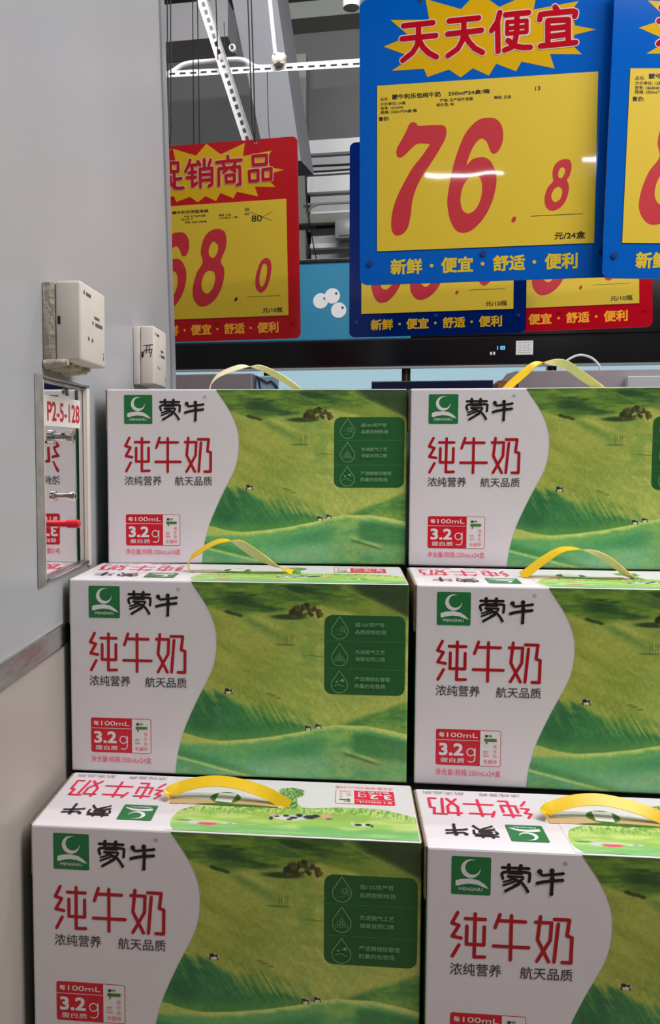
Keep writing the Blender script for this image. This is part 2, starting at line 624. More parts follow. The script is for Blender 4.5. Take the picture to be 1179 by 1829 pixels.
MENG = [([(72.4, 17.0), (97.6, 17.0)], 2.6), ([(78.6, 14.2), (78.5, 18.9)], 3.2), ([(89.9, 14.4), (89.1, 18.9)], 3.2), ([(73.2, 28.0), (73.8, 21.6), (96.1, 20.9), (98.4, 23.9), (97.9, 29.8)], 2.5), ([(78.3, 22.9), (91.3, 22.9)], 1.3), ([(77.7, 25.5), (92.3, 25.5)], 2.0), ([(79.4, 26.1), (85.8, 28.8), (88.4, 32.0), (84.2, 34.6)], 2.6), ([(81.5, 28.8), (73.8, 31.2)], 1.7), ([(84.2, 30.4), (73.8, 34.6)], 1.9), ([(88.0, 33.0), (75.8, 40.2)], 2.5), ([(92.3, 27.1), (88.0, 30.9)], 1.9), ([(89.1, 29.3), (93.4, 34.1), (97.1, 39.7)], 2.5)]
NIUB = [([(107.6, 18.9), (109.8, 22.4), (116.1, 22.0), (130.1, 20.2)], 2.4), ([(105.6, 30.9), (113.9, 28.8), (129.3, 26.8)], 2.8), ([(119.3, 17.6), (119.8, 26.6), (119.2, 41.0)], 2.8)]
BLOBS = [(107.8, 19.2, 2.6), (119.3, 17.8, 2.5), (129.2, 20.0, 1.6), (129.3, 26.8, 1.7), (119.2, 41.0, 2.0), (106.0, 30.9, 1.7), (96.8, 39.5, 1.6), (75.9, 40.2, 1.5), (119.7, 26.0, 2.4)]
SCURVE = [(146.4, 0.0), (153.4, 10.4), (163.5, 25.7), (171.3, 41.0), (176.0, 56.1), (177.4, 72.4), (175.9, 90.5), (171.1, 107.0), (163.1, 123.7), (153.9, 142.2), (144.7, 162.7), (137.3, 181.4), (132.5, 198.2), (129.1, 215.0), (127.1, 233.5)]
HILL = [(27.9, 36.8), (27.9, 32.0), (32.8, 30.4), (42.6, 29.6), (50.1, 31.1), (55.5, 34.6), (59.6, 38.9), (56.6, 38.4), (49.0, 35.5), (41.4, 34.7), (34.9, 35.7), (29.5, 37.3)]


def draw_logo(p, T=lambda u, v: (u, v)):
    a = [T(23.8, 7.6), T(61.6, 45.9)]
    p.rect(a[0][0], a[0][1], a[1][0], a[1][1], 'logo_green', 1.6)
    p.layer(1e-4)
    outer = []
    inner = []
    cx, cy = 42.3, 19.6
    for k in range(29):                       # crescent open at the upper right
        w = math.radians(-62 - k / 28 * 300)
        outer.append((cx + 9.4 * math.cos(w), cy + 9.4 * math.sin(w)))
    for k in range(29):
        w = math.radians(-72 - (28 - k) / 28 * 280)
        inner.append((cx + 1.9 + 7.3 * math.cos(w), cy - 1.3 + 7.3 * math.sin(w)))
    p.poly([T(*q) for q in outer + inner], 'white_ink')
    p.poly([T(*q) for q in HILL], 'white_ink')
    t0 = T(31.1, 38.6)
    t1 = T(53.8, 41.8)
    p.text('MENGNIU', t0[0], t0[1], t1[0], t1[1], 'white_ink', 0.01)


def draw_brand(p, T=lambda u, v: (u, v), s=1.0, key='black_ink'):
    for pts, w in MENG + NIUB:
        p.stroke([T(*q) for q in pts], w * s * 1.16, key, smooth=len(pts) > 2)
    for x, y, r in BLOBS:
        q = T(x, y)
        p.disc(q[0], q[1], r * s, key)


def draw_product(p, T=lambda u, v: (u, v), w=3.5, key='red_ink'):
    for g in (CHUN, NIU, NAI):
        for s in g:
            p.stroke([T(*q) for q in s], w, key)


def draw_badge(p, T=lambda u, v: (u, v), red='badge_red'):
    def tx(s, a, b2, c, d, k, bold=0.0):
        q0 = T(a, b2)
        q1 = T(c, d)
        p.text(s, q0[0], q0[1], q1[0], q1[1], k, bold)

    def rc(a, b2, c, d, k, r=0.0):
        q0 = T(a, b2)
        q1 = T(c, d)
        p.rect(q0[0], q0[1], q1[0], q1[1], k, r)
    rc(24.8, 167, 98.2, 209.3, red, 2.4)
    p.layer(1e-4)
    rc(74.9, 167.7, 97.5, 208.6, 'white_ink', 1.8)
    rc(74.2, 167.6, 78.0, 208.7, 'white_ink')
    p.layer(5e-5)
    rc(74.0, 167.2, 74.9, 209, red)
    rc(25.0, 179.4, 74.0, 180.0, 'white_ink')
    tx('每', 28.2, 170.6, 34.3, 176.4, 'white_ink', 0.02)
    tx('100mL', 37.2, 170.8, 72.0, 176.4, 'white_ink', 0.012)
    tx('3.2', 28.4, 183.4, 56.0, 198.0, 'white_ink', 0.035)
    ring = [(64.4 + 4.3 * math.cos(k / 20 * 6.2832), 193.2 + 4.3 * math.sin(k / 20 * 6.2832)) for k in range(21)]
    p.stroke([T(*q) for q in ring], 1.15, 'white_ink')
    p.stroke([T(*q) for q in ((69.2, 188.8), (69.2, 200.0), (68.4, 203.2), (65.2, 204.8), (61.6, 204.0))], 1.15, 'white_ink')
    tx('蛋白质', 30.0, 200.6, 57.3, 206.2, 'white_ink', 0.01)
    # small picture of the drink pack
    rc(79.5, 176.6, 93.4, 180.0, 'leaf_ink')
    rc(81.4, 180.0, 83.0, 183.0, 'leaf_ink')
    tx('蒙牛', 80.0, 172.2, 88.5, 175.2, 'black_ink', 0.02)
    tx('纯', 89.6, 183.5, 93.6, 188.0, 'pink_ink')
    tx('牛', 89.6, 189.5, 93.6, 194.0, 'pink_ink')
    tx('奶', 89.6, 195.0, 93.6, 199.5, 'pink_ink')
    rc(78.4, 191.5, 84.0, 192.3, 'pink_ink')
    rc(78.4, 194.0, 84.0, 194.6, 'pink_ink')
    rc(78.4, 196.8, 85.0, 197.6, 'pink_ink')
    tx('无菌砖', 78.6, 201.4, 94.0, 206.0, 'pink_ink')
    tx('净含量/规格:250mLx24盒', 24.6, 213.6, 98.4, 221.4, 'pink_ink')


def front_fn(u, v, lift):
    return (u, -lift, CH - v)


def top_fn(u, v, lift):
    return (u, v, CH + lift)


def wrap_fn(u, v, lift):
    r = 0.0022                                  # the print runs round the folded edges
    z, y, x = CH - v, -lift, u
    if v > CH - r:
        w = min((v - (CH - r)) / r, 1.5)
        z, y = r - (r + lift) * math.sin(w), r - (r + lift) * math.cos(w)
    if u > CW - r:
        w = min((u - (CW - r)) / r, 1.5)
        x = CW - r + (r + lift) * math.sin(w)
        y = max(y, r - (r + lift) * math.cos(w))
    return (x, y, z)


def landscape(parent):
    nv, nu = 330, 360
    sc = np.array(catmull(SCURVE, 8))
    vv = np.linspace(0.8, 234.4, nv)
    left = np.interp(vv, sc[:, 1], sc[:, 0])
    t = np.linspace(0, 1, nu)
    U = left[:, None] + (400.6 - left)[:, None] * t[None, :]
    V = np.repeat(vv[:, None], nu, 1)
    up = (U - 127) / 273.0
    n1 = fbm(U / 40, V / 30, 1)
    n2 = fbm((U * 0.8 + V * 0.9) / 30, (V - U * 0.5) / 9, 5)          # grass combed down the slope
    n4 = fbm((U * 0.5 + V) / 22, (V * 0.62 - U) / 2.6, 91, 3)          # fine wisps
    n3 = fbm(U / 3.0, V / 3.0, 11, 2)
    C = np.zeros(U.shape + (3,)) + np.array((128, 138, 62.))
    C = mixc(C, (146, 154, 76), sstep(0.42, 0.75, n2) * 0.6)
    C = mixc(C, (104, 122, 50), sstep(0.55, 0.25, n2) * 0.55)
    C = mixc(C, (96, 122, 56), sstep(0.48, 0.75, fbm(U / 46, V / 34, 81)) * 0.6)
    C = mixc(C, (158, 166, 92), sstep(0.55, 0.8, n4) * 0.3 * sstep(50, 110, V))
    C = mixc(C, (153, 160, 84), sstep(60, 150, V) * sstep(0.2, 0.8, up) * 0.45)
    # shaded valley running down from the bush (drawn in the picture)
    wv = sstep(0, 14, (V - (42 + (U - 208) * 0.52))) * sstep(265, 225, U)
    C = mixc(C, (112, 118, 42), wv * 0.35)
    w = sstep(10, 0, np.abs(V - (43 + (U - 208) * 0.50))) * sstep(205, 222, U) * sstep(275, 250, U)
    C = mixc(C, (82, 110, 50), w * 0.7)
    wg = sstep(0.5, 0.7, fbm(U / 22, V / 16, 31)) * sstep(40, 60, V) * sstep(120, 90, V) * sstep(240, 290, U)
    C = mixc(C, (88, 122, 52), wg * 0.5)
    # far dark slopes along the top
    topb = np.interp(U, [127, 165, 190, 208, 235, 262, 300, 345, 400], [22, 29, 36, 40, 36, 33, 27, 38, 42]) + (n1 - 0.5) * 6
    wt = sstep(3, -3, V - topb)
    D = np.zeros_like(C) + np.array((58, 88, 36.))
    D = mixc(D, (92, 118, 42), sstep(0.4, 0.7, fbm(U / 30, V / 6, 21)))
    D = mixc(D, (34, 62, 30), sstep(0.42, 0.68, fbm(U / 34, V / 8, 41)) * sstep(165, 200, U) * sstep(330, 290, U))
    D = mixc(D, (112, 128, 48), sstep(290, 315, U) * sstep(14, 30, V) * 0.75)
    D = mixc(D, (36, 52, 30), sstep(4, -6, V - (2 + (U - 325) * 0.5)) * sstep(320, 345, U) * 0.9)
    D = mixc(D, (108, 118, 60), sstep(2.4, 0, np.abs(V - (2 + (U - 318) * 0.46))) * sstep(315, 330, U) * 0.75)
    D = mixc(D, (84, 112, 44), sstep(3.0, 0, np.abs(V - (3 + (U - 245) * 0.4))) * sstep(240, 255, U) * sstep(320, 290, U) * 0.6)
    C = C + (D - C) * wt[..., None]
    # dark trough on the left and right
    ta = np.interp(U, [127, 164, 190, 215, 250, 285, 320], [122, 129, 136, 146, 156, 165, 171]) + (n2 - 0.5) * 18 + (n4 - 0.5) * 15
    ridge = np.interp(U, [127, 137, 160, 181, 210, 243, 278, 300, 317, 353, 380, 401], [181, 182, 188, 190.6, 188, 183.4, 176, 170, 167.2, 166.7, 171, 175.6])
    wl = sstep(-9, 12, V - ta) * sstep(335, 270, U)
    E = np.zeros_like(C) + np.array((44, 96, 54.))
    E = mixc(E, (32, 80, 48), sstep(0.5, 0.75, n1) * 0.8)
    E = mixc(E, (104, 144, 66), sstep(0.45, 0.8, n4) * 0.6 * sstep(38, 0, V - ta))
    E = mixc(E, (66, 116, 66), sstep(0.48, 0.7, fbm(U / 18, V / 12, 53)) * 0.5)
    E = mixc(E, (92, 130, 54), sstep(-14, 0, V - ridge) * 0.45)
    C = C + (E - C) * wl[..., None]
    tr_ = np.interp(U, [300, 328, 360, 400], [172, 163, 150, 135])
    wr = sstep(-2, 6, V - tr_) * sstep(312, 345, U)
    F = np.zeros_like(C) + np.array((62, 108, 52.))
    F = mixc(F, (98, 130, 58), sstep(0.45, 0.7, fbm(U / 24, V / 9, 61)))
    F = mixc(F, (40, 84, 44), sstep(345, 330, U) * 0.5)
    C = C + (F - C) * wr[..., None]
    # near ridge
    G = np.zeros_like(C) + np.array((82, 134, 76.))
    dv = V - ridge
    G = mixc(G, (64, 122, 80), sstep(6, 22, dv) * sstep(0.4, 0.6, n1) * 0.8)
    G = mixc(G, (118, 156, 120), sstep(20, 40, dv) * sstep(150, 200, U) * sstep(330, 270, U) * 0.55)
    G = mixc(G, (138, 156, 70), sstep(0.5, 0.7, fbm(U / 30, V / 14, 71)) * sstep(280, 320, U) * 0.45)
    G = mixc(G, (46, 98, 54), sstep(331, 342, U) * sstep(6, 13, dv) * sstep(208, 198, V + (U - 340) * -0.12) * 0.85)
    G = mixc(G, (50, 108, 66), sstep(225, 255, U) * sstep(318, 290, U) * sstep(8, 18, dv) * sstep(212, 198, V) * 0.6)
    G = mixc(G, (104, 132, 84), sstep(0.45, 0.7, fbm(U / 26, V / 10, 77)) * sstep(24, 40, dv) * 0.6)
    G = mixc(G, (156, 168, 92), sstep(7.5, 0.5, dv + (n2 - 0.5) * 6))
    # left light bank and the folds at the bottom left
    C = C + (G - C) * sstep(-0.8, 0.8, dv)[..., None]
    bank = sstep(3, -3, V - (196 - (U - 127) * 0.02)) * sstep(215, 165, U) * sstep(-0.5, 0.5, dv)
    C = mixc(C, (140, 152, 72), bank * 0.9)
    f1 = 200 + (U - 127) * 0.24
    C = mixc(C, (44, 100, 48), sstep(9, 0, np.abs(V - f1 - 6)) * sstep(250, 180, U) * 0.7)
    C = mixc(C, (150, 170, 90), sstep(3.2, 0, np.abs(V - f1 - 11)) * sstep(265, 200, U) * 0.75)
    f2 = 201 + (U - 329) * 0.30
    C = mixc(C, (60, 78, 36), sstep(3.0, 0, np.abs(V - f2)) * sstep(322, 332, U) * sstep(372, 360, U) * 0.75)
    C = mixc(C, (140, 168, 92), sstep(3.5, 0, np.abs(V - f2 + 3.6)) * sstep(322, 332, U) * sstep(372, 360, U) * 0.5)
    C = mixc(C, (62, 90, 42), sstep(1.2, 0, np.abs(V - 85 - (U - 283) * 0.08)) * sstep(278, 290, U) * sstep(312, 300, U) * 0.8)
    C *= (0.93 + 0.14 * n3)[..., None]

    def blob(u, v, ru, rv, col, a=1.0, soft=0.35):
        nonlocal C
        d = np.sqrt(((U - u) / ru) ** 2 + ((V - v) / rv) ** 2)
        C = mixc(C, col, sstep(1 + soft, 1 - soft, d) * a)
    # bush with its cast shade, small trees, poles, cows
    blob(262, 40.5, 20, 3.0, (30, 44, 20), 0.85)
    rs = random.Random(3)
    for k in range(46):
        u = rs.uniform(264, 300)
        h = 9.0 * math.sin((u - 260) / 42 * math.pi) + 2.5
        blob(u, 39 - rs.uniform(0, 1) * h * 1.25, rs.uniform(1.6, 3.2), rs.uniform(1.5, 3.0), rs.choice([(62, 50, 32), (84, 72, 40), (34, 34, 18), (100, 90, 50), (40, 44, 20), (30, 32, 18)]), 0.8)
    for u, v in ((190, 35.5), (193, 37), (197, 38), (201, 38.5), (205, 40)):
        blob(u, v, 2.6, 1.8, (36, 46, 24), 0.85)
    for u in (258.5, 261, 264.5, 267):
        blob(u, 66, 0.5, 6.0, (76, 82, 36), 0.75)
    blob(258, 73.2, 12, 0.9, (58, 78, 32), 0.7)
    for u, v, ru, rv in ((239, 132, 3, 1.4), (244, 134, 4, 1.3), (250, 137, 3.4, 1.4)):
        blob(u, v, ru, rv, (92, 100, 44), 0.85)
    for cu, cv, s in ((191.5, 130, 1.15), (285.5, 171.4, 0.95), (297.5, 169, 0.9)):
        blob(cu, cv, 4.2 * s, 2.4 * s, (205, 200, 195), 0.95)
        blob(cu - 1.6 * s, cv - 0.9 * s, 2.5 * s, 1.7 * s, (18, 16, 16), 1)
        blob(cu + 2.2 * s, cv - 0.6 * s, 1.4 * s, 1.3 * s, (18, 16, 16), 1)
        blob(cu - 3.6 * s, cv + 1.8 * s, 0.8 * s, 1.6 * s, (18, 16, 16), 1)
        blob(cu + 3.4 * s, cv + 2.0 * s, 0.7 * s, 1.6 * s, (40, 36, 36), 0.9)
    return grid_print('landscape_print', U, V, C, wrap_fn, 0.0003, parent)


def top_picture(parent):
    nv, nu = 150, 330
    U, V = np.meshgrid(np.linspace(141.5, 398.2, nu), np.linspace(2.0, 122, nv))
    white = np.array((167.5, 165, 166.))
    C = np.zeros(U.shape + (3,)) + white
    upper = np.interp(U, [141, 164, 185, 252, 258, 262.5, 272, 278, 287, 300, 319, 345, 361, 380, 399], [56, 60.5, 62.2, 62.2, 66, 74, 76, 66.5, 65, 67.5, 70.4, 71, 70.0, 63, 53])
    lf = np.interp(V, [0, 5, 12, 21, 32, 42, 50, 56, 61, 200], [150, 147.6, 144, 142.3, 142.6, 145, 149, 156, 166, 400])
    n1 = fbm(U / 30, V / 10, 3)
    n2 = fbm(U / 1.7, V / 5.5, 7, 3)
    ins = sstep(-0.6, 0.6, upper - V) * sstep(-0.6, 0.6, U - lf)
    Gc = np.zeros_like(C) + np.array((112, 142, 66.))
    Gc = mixc(Gc, (140, 158, 92), sstep(0.4, 0.7, n1))
    Gc = mixc(Gc, (78, 114, 46), sstep(0.5, 0.72, n2) * sstep(upper - 26, upper - 6, V) * 0.9)
    Gc = mixc(Gc, (164, 178, 118), sstep(0.5, 0.3, n2) * sstep(upper - 26, upper - 6, V) * 0.45)
    Gc = mixc(Gc, (80, 130, 78), sstep(28, 14, V + (n1 - 0.5) * 14) * 0.8)
    Gc = mixc(Gc, (128, 152, 96), sstep(0.5, 0.75, fbm(U / 40, V / 4, 17)) * sstep(24, 8, V) * 0.6)
    C = C + (Gc - C) * ins[..., None]
    # printed tree
    ed = fbm(U / 4, V / 4, 23, 2)
    tree = sstep(1.15, 0.95, np.sqrt(((U - 263.5) / 14) ** 2 + ((V - 103) / 12.5) ** 2) + (ed - 0.5) * 0.4)
    tree = np.maximum(tree, sstep(1.1, 0.9, np.abs(U - 266.5 + (V - 75) * 0.05) / (6.0 - np.clip(V - 62, 0, 40) * 0.02)) * (V > 60) * (V < 100))
    Tc = mixc(np.zeros_like(C) + np.array((92, 122, 62.)), (48, 84, 34), sstep(0.45, 0.62, fbm(U / 2.2, V / 2.2, 29, 2)))
    Tc = mixc(Tc, (150, 170, 116), sstep(0.58, 0.75, fbm(U / 1.8, V / 2.8, 37, 2)) * 0.7)
    C = C + (Tc - C) * tree[..., None]

    def blob(u, v, ru, rv, col, a=1.0, soft=0.3):
        nonlocal C
        d = np.sqrt(((U - u) / ru) ** 2 + ((V - v) / rv) ** 2)
        C = mixc(C, col, sstep(1 + soft, 1 - soft, d) * a)
    # lying cow, red hut, second small cow, calf by the fence
    blob(265, 41, 18, 6.0, (160, 158, 162))
    blob(284, 44, 10, 5.5, (158, 156, 160))
    for u, v, ru, rv in ((252, 43, 3, 2), (262, 45, 3.2, 2.6), (270, 41, 4.4, 2.6), (276, 47, 3.4, 4), (287, 44, 6.5, 4.6), (293.5, 47, 4.6, 3.4), (266, 37, 3, 2), (246.5, 38, 2.2, 4)):
        blob(u, v, ru, rv, (34, 34, 40))
    blob(248, 46, 4, 3, (150, 128, 118))
    blob(304, 47, 6, 6, (160, 128, 96))
    blob(307.5, 41.5, 3.5, 2.4, (96, 74, 62))
    for u, v, ru, rv, c in ((341, 31, 9, 3.2, (160, 158, 158)), (338, 31, 4, 2.4, (30, 30, 32)), (348, 32, 3, 2.6, (30, 30, 32)), (331.5, 35, 1.2, 4, (150, 148, 148)), (352, 29.5, 1.2, 3.0, (40, 40, 40))):
        blob(u, v, ru, rv, c)
    for u, v, ru, rv, c in ((167, 21.5, 6, 4.0, (150, 150, 152)), (182, 19.5, 10, 3.0, (168, 52, 76)), (182, 23.5, 10, 1.8, (150, 146, 148)), (204, 22, 8, 2.0, (150, 158, 148)), (156, 25, 8, 1.6, (70, 96, 78)), (205, 22, 3, 0.8, (60, 60, 66))):
        blob(u, v, ru, rv, c)
    # green band across the opening
    C = mixc(C, (86, 116, 50), sstep(0, 4, V - upper) * sstep(66.5, 62.5, V) * sstep(165, 172, U) * sstep(256, 248, U) * 0.0)
    return grid_print('top_picture', U, V, C, top_fn, 0.0003, parent)


def carton_parts(root):
    # shell: white coated board, green ends, raw corrugated edges along the top
    b = MB()
    b.box((0, 0, 0), (CW, CD, CH), 'board_white', 0.0022, 2)
    o = b.build('carton_shell', root)
    o.data.materials.append(M['board_green'])
    for p in o.data.polygons:
        n = p.normal
        p.material_index = 1 if abs(n.x) > 0.6 else 0
        p.use_smooth = False
    for s in (0, 1):
        b = MB()
        x0, x1 = (-0.0018, 0.0015) if s == 0 else (CW - 0.0015, CW + 0.0006)
        b.box((x0, 0.003, CH - 0.055), (x1, CD - 0.003, CH - 0.0006), 'kraft', 0.0006, 1)
        tag(b.build('end_flap', root), 'raw corrugated edge of the end flap')
    landscape(root)
    b = MB()
    p = Print(b, front_fn, 0.0002)
    draw_logo(p)
    b.build('brand_logo', root)
    b = MB()
    Print(b, front_fn, 0.0002).text('®', 129.5, 8.4, 134.0, 12.4, 'pale_ink')
    b.build('registered_mark', root)
    b = MB()
    draw_brand(Print(b, front_fn, 0.0002))
    b.build('brand_lettering', root)
    b = MB()
    p = Print(b, front_fn, 0.0002)
    draw_product(p)
    p.text('浓纯营养', 23.8, 115.4, 73.4, 128.2, 'grey_ink', 0.004)
    p.text('航天品质', 91.4, 115.9, 141.4, 128.2, 'grey_ink', 0.004)
    b.build('product_lettering', root)
    b = MB()
    draw_badge(Print(b, front_fn, 0.0002))
    b.build('protein_badge', root)
    # green feature panel with three drop icons
    b = MB()
    p = Print(b, front_fn, 0.0005)
    p.rect(303.8, 37.0, 396.6, 130.2, 'panel_green', 9.0)
    p.layer(1e-4)
    for v in (67.4, 100.2):
        p.line([(305, v), (396, v)], 0.45, 'mint_line')
    for k, (v0, v1) in enumerate(((38.6, 65.2), (69.8, 96.6), (102.1, 128.5))):
        cy = v1 - 9.6
        pts = [(321.4, v0)]
        for j in range(25):
            w = math.radians(-28 + j / 24 * 236)
            pts.append((321.4 + 9.4 * math.cos(w), cy + 9.4 * math.sin(w)))
        pts.append((321.4, v0))
        p.line(pts, 0.7, 'mint_ink')
        if k == 0:
            for a in ((316, cy - 3), (316, cy), (319, cy + 3.4), (316, cy + 4)):
                p.line([a, (a[0] + 3.6, a[1])], 0.5, 'mint_line')
            p.line([(324.5 + 3 * math.cos(j / 10 * 6.283), cy - 2 + 3 * math.sin(j / 10 * 6.283)) for j in range(11)], 0.5, 'mint_ink')
            p.line([(323.2, cy - 2), (324.4, cy - 0.9), (326.2, cy - 3.2)], 0.5, 'mint_ink')
            p.line([(326.6, cy + 0.2), (328.6, cy + 2.4)], 0.5, 'mint_ink')
            p.line([(315, cy + 4), (324, cy + 4), (324, cy + 1.6)], 0.5, 'mint_line')
        elif k == 1:
            for j, (a, c) in enumerate(((0, 1), (-2.4, 1), (2.4, 1), (-4.8, 1), (0, 1), (4.8, 1))):
                r_ = [0, 1, 1, 2, 2, 2][j]
                p.line([(321.2 + a + 1.7 * math.cos(m / 8 * 6.283), cy - 3.2 + r_ * 3.0 + 1.5 * math.sin(m / 8 * 6.283)) for m in range(9)], 0.45, 'mint_ink')
            p.line([(320.6, cy - 5.2), (320.6, cy - 7.4)], 0.5, 'mint_line')
            p.line([(322.0, cy - 5.2), (322.0, cy - 7.4)], 0.5, 'mint_line')
        else:
            p.line([(315, cy + 1.4), (318, cy), (321.4, cy - 0.9), (324, cy + 1.4), (327, cy + 1.6)], 0.6, 'mint_ink')
            p.line([(317, cy - 3.2), (319, cy - 4.2)], 0.8, 'mint_ink')
            p.disc(324.8, cy - 5.6, 1.6, 'mint_ink')
            p.disc(318.2, cy - 3.6, 1.1, 'mint_ink')
            p.line([(321, cy - 4.2), (325, cy - 5.6), (326.6, cy - 3.6)], 0.6, 'mint_ink')
    for s, a in (('超105项严苛', (339.2, 45.2, 372.7, 50.2)), ('品质控制检测', (339.3, 53.6, 374.4, 58.8)), ('先进脱气工艺', (339.5, 77.0, 373.5, 82.0)), ('保留自然口感', (339.5, 85.2, 373.6, 90.2)), ('严选精细化管理', (339, 108.6, 379.4, 113.8)), ('的集约化牧场', (339, 116.8, 374.3, 122.2))):
        p.text(s, a[0], a[1], a[2], a[3], 'mint_ink', 0.006)
    b.build('feature_panel', root)
    # lid printing, read from the other side
    top_picture(root)
    b = MB()
    p = Print(b, top_fn, 0.0006)
    draw_product(p, lambda u, v: (139.0 - (u - 25) * 0.92 - 20.6, 72.3 + (v - 64.5) * 0.89), 3.0, 'lit_lid_red')
    p.text('浓纯营养', 116.0, 123.0, 70.0, 131.0, 'pale_ink')
    p.text('航天品质', 54.0, 123.0, 8.0, 131.0, 'pale_ink')
    b.build('lid_product_lettering', root)
    b = MB()
    draw_logo(Print(b, top_fn, 0.0006), lambda u, v: (122.2 - (u - 23.8) * 0.985, 19.6 + (v - 7.6) * 0.92))
    b.build('lid_logo', root)
    b = MB()
    draw_brand(Print(b, top_fn, 0.0006), lambda u, v: (74.0 - (u - 72) * 0.885, 24.4 + (v - 14) * 0.93), 0.88)
    b.build('lid_brand_lettering', root)
    b = MB()
    draw_badge(Print(b, top_fn, 0.0006), lambda u, v: (379.0 - (u - 24.8) * 0.89, 79.8 + (v - 167) * 0.84), 'lit_lid_red')
    b.build('lid_protein_badge', root)
    # carrying slot with a round tab
    b = MB()
    p = Print(b, top_fn, 0.0008)
    p.rect(132.2, 62.4, 252.0, 77.0, 'tan_board')
    p.layer(2e-4)
    p.loops([[(165, 62.3), (180, 66.5), (192, 67.5), (205, 67), (225, 66), (252, 62.4)]], 'leaf_ink')
    p.disc(192, 81.5, 17, 'leaf_ink', 32, 14.5)
    p.layer(2e-4)
    p.poly([(181.5, 71.5), (200.0, 68.8), (203.4, 92.0), (183.4, 93.6)], 'paper')
    b.build('carrying_slot', root)
    return root


def strap(root, pts, width=0.012, mats=('strap_yellow', 'strap_cream')):
    """flat carrying strap: pts = (u, d, h, phi) in mm and degrees; phi 0 lies flat, 90 stands facing the front"""
    P = catmull(pts, 10)
    n = len(P)
    A, B2 = [], []
    for i in range(n):
        u, d, h, ph = P[i]
        c = Vector((u / 1000, d / 1000, CH + 0.0012 + h / 1000))
        t = Vector([(P[min(i + 1, n - 1)][k] - P[max(i - 1, 0)][k]) for k in range(3)]).normalized()
        w = Vector((0, math.cos(math.radians(ph)), math.sin(math.radians(ph))))
        w = (w - t * w.dot(t)).normalized()
        nn = t.cross(w).normalized()
        A.append((c - w * width / 2, c + w * width / 2, nn))
    b = MB()
    th = 0.0005
    for i in range(n - 1):
        (a0, a1, na), (b0, b1, nb) = A[i], A[i + 1]
        b.poly([a0 + na * th, b0 + nb * th, b1 + nb * th, a1 + na * th], mats[0])
        b.poly([a0 - na * th, a1 - na * th, b1 - nb * th, b0 - nb * th], mats[1])
        b.poly([a0 - na * th, b0 - nb * th, b0 + nb * th, a0 + na * th], mats[0])
        b.poly([a1 + na * th, b1 + nb * th, b1 - nb * th, a1 - na * th], mats[0])
    return b.build('carry_strap', root)


# (name of the place, corner x, y, z, yaw)
ZTOP = EYE + 0.0764
SPOTS = [(-0.3119, 1.0687, 0, 0.0579), (0.0904, 1.0841, 0, -0.0294), (-0.3209, 0.9352, 1, 0.0006), (0.0873, 0.9347, 1, -0.0136), (-0.3169, 0.7942, 2, -0.0038), (0.0872, 0.7840, 2, -0.0006)]
LABELS = ['white and green milk carton, left of the top row, beside the small wall boxes',
          'white and green milk carton, right of the top row, below the 76.8 sign',
          'white and green milk carton in the middle row at left, touching the wall panel',
          'white and green milk carton in the middle row at right, cut by the frame edge',
          'nearest left milk carton in the bottom row beside the beige tiled wall',
          'nearest right milk carton in the bottom row, lid folded with raw edge showing']
STRAPS = [
    ([(131, 69, 0, 10), (134, 69, 12, 25), (146, 69, 24, 40), (172, 69, 34, 45), (190, 69, 35, 0), (205, 69, 33, -40), (228, 69, 22, -55), (252, 69, 7, -40), (263, 69, 0, -10)], 0.0105),
    ([(131, 69, 0, 50), (140, 69, 9, 60), (158, 69, 25, 60), (172, 69, 36, 35), (190, 69, 38, -20), (210, 69, 35, -60), (232, 69, 20, -65), (252, 69, 6, -45), (263, 69, 0, -10)], 0.012),
    ([(131, 69, 0, 0), (132, 69, 12, 15), (141, 69, 22, 30), (165, 69, 36, 25), (182, 69, 38.5, 5), (198, 69, 34, -62), (217, 69, 22, -70), (240, 69, 9, -30), (262, 69, 0, 30)], 0.0125),
    ([(131, 69, 0, 60), (138, 69, 5, 65), (158, 69, 21, 55), (178, 69, 33, 30), (198, 69, 34, 2), (216, 69, 30, -35), (234, 69, 20, -50), (252, 69, 6, -40), (262, 69, 0, -10)], 0.0105),
    ([(130, 70, 0, 88), (131, 73, 7, 70), (141, 77, 11, 50), (162, 80, 16.5, 42), (186, 81, 18.5, 38), (212, 79, 16, 40), (240, 75, 9, 55), (256, 69, 3, 62), (264, 66, 0, 62)], 0.0130),
    ([(130, 70, 0, 88), (131, 73, 7, 70), (141, 77, 11, 52), (162, 80, 16.5, 46), (186, 81, 18.5, 42), (212, 79, 15.5, 42), (240, 75, 8, 50), (256, 70, 2, 62), (264, 68, 0, 62)], 0.0130),
]
proto = None
for i, (x, y, tier, yaw) in enumerate(SPOTS):
    z = ZTOP - (tier + 1) * CH
    root = empty('milk_carton', (x, y, z), yaw)
    tag(root, LABELS[i], 'milk carton', 'stacked milk cartons')
    if proto is None:
        carton_parts(root)
        proto = root
    else:
        for ch in list(proto.children):
            if ch.name.startswith('carry_strap'):
                continue
            c = ch.copy()
            c.parent = root
            COL.objects.link(c)
    strap(root, STRAPS[i][0], STRAPS[i][1], ('strap_cream', 'strap_cream') if i == 0 else ('strap_yellow', 'strap_cream'))

# stepped plinth the stack stands on (hidden behind and below the cartons)
b = MB()
b.box((-0.318, 0.80, 0), (0.470, 1.40, ZTOP - 3 * CH - 0.0005), 'plinth')
b.box((-0.312, 0.955, ZTOP - 3 * CH - 0.0005), (0.470, 1.40, ZTOP - 2 * CH - 0.0005), 'plinth')
b.box((-0.305, 1.13, ZTOP - 2 * CH - 0.0005), (0.470, 1.40, ZTOP - CH - 0.0005), 'plinth')
struct(b.build('trim_3'), 'stepped display plinth under the stacked cartons')

# ------------------------------------------------------------------ things on the left wall


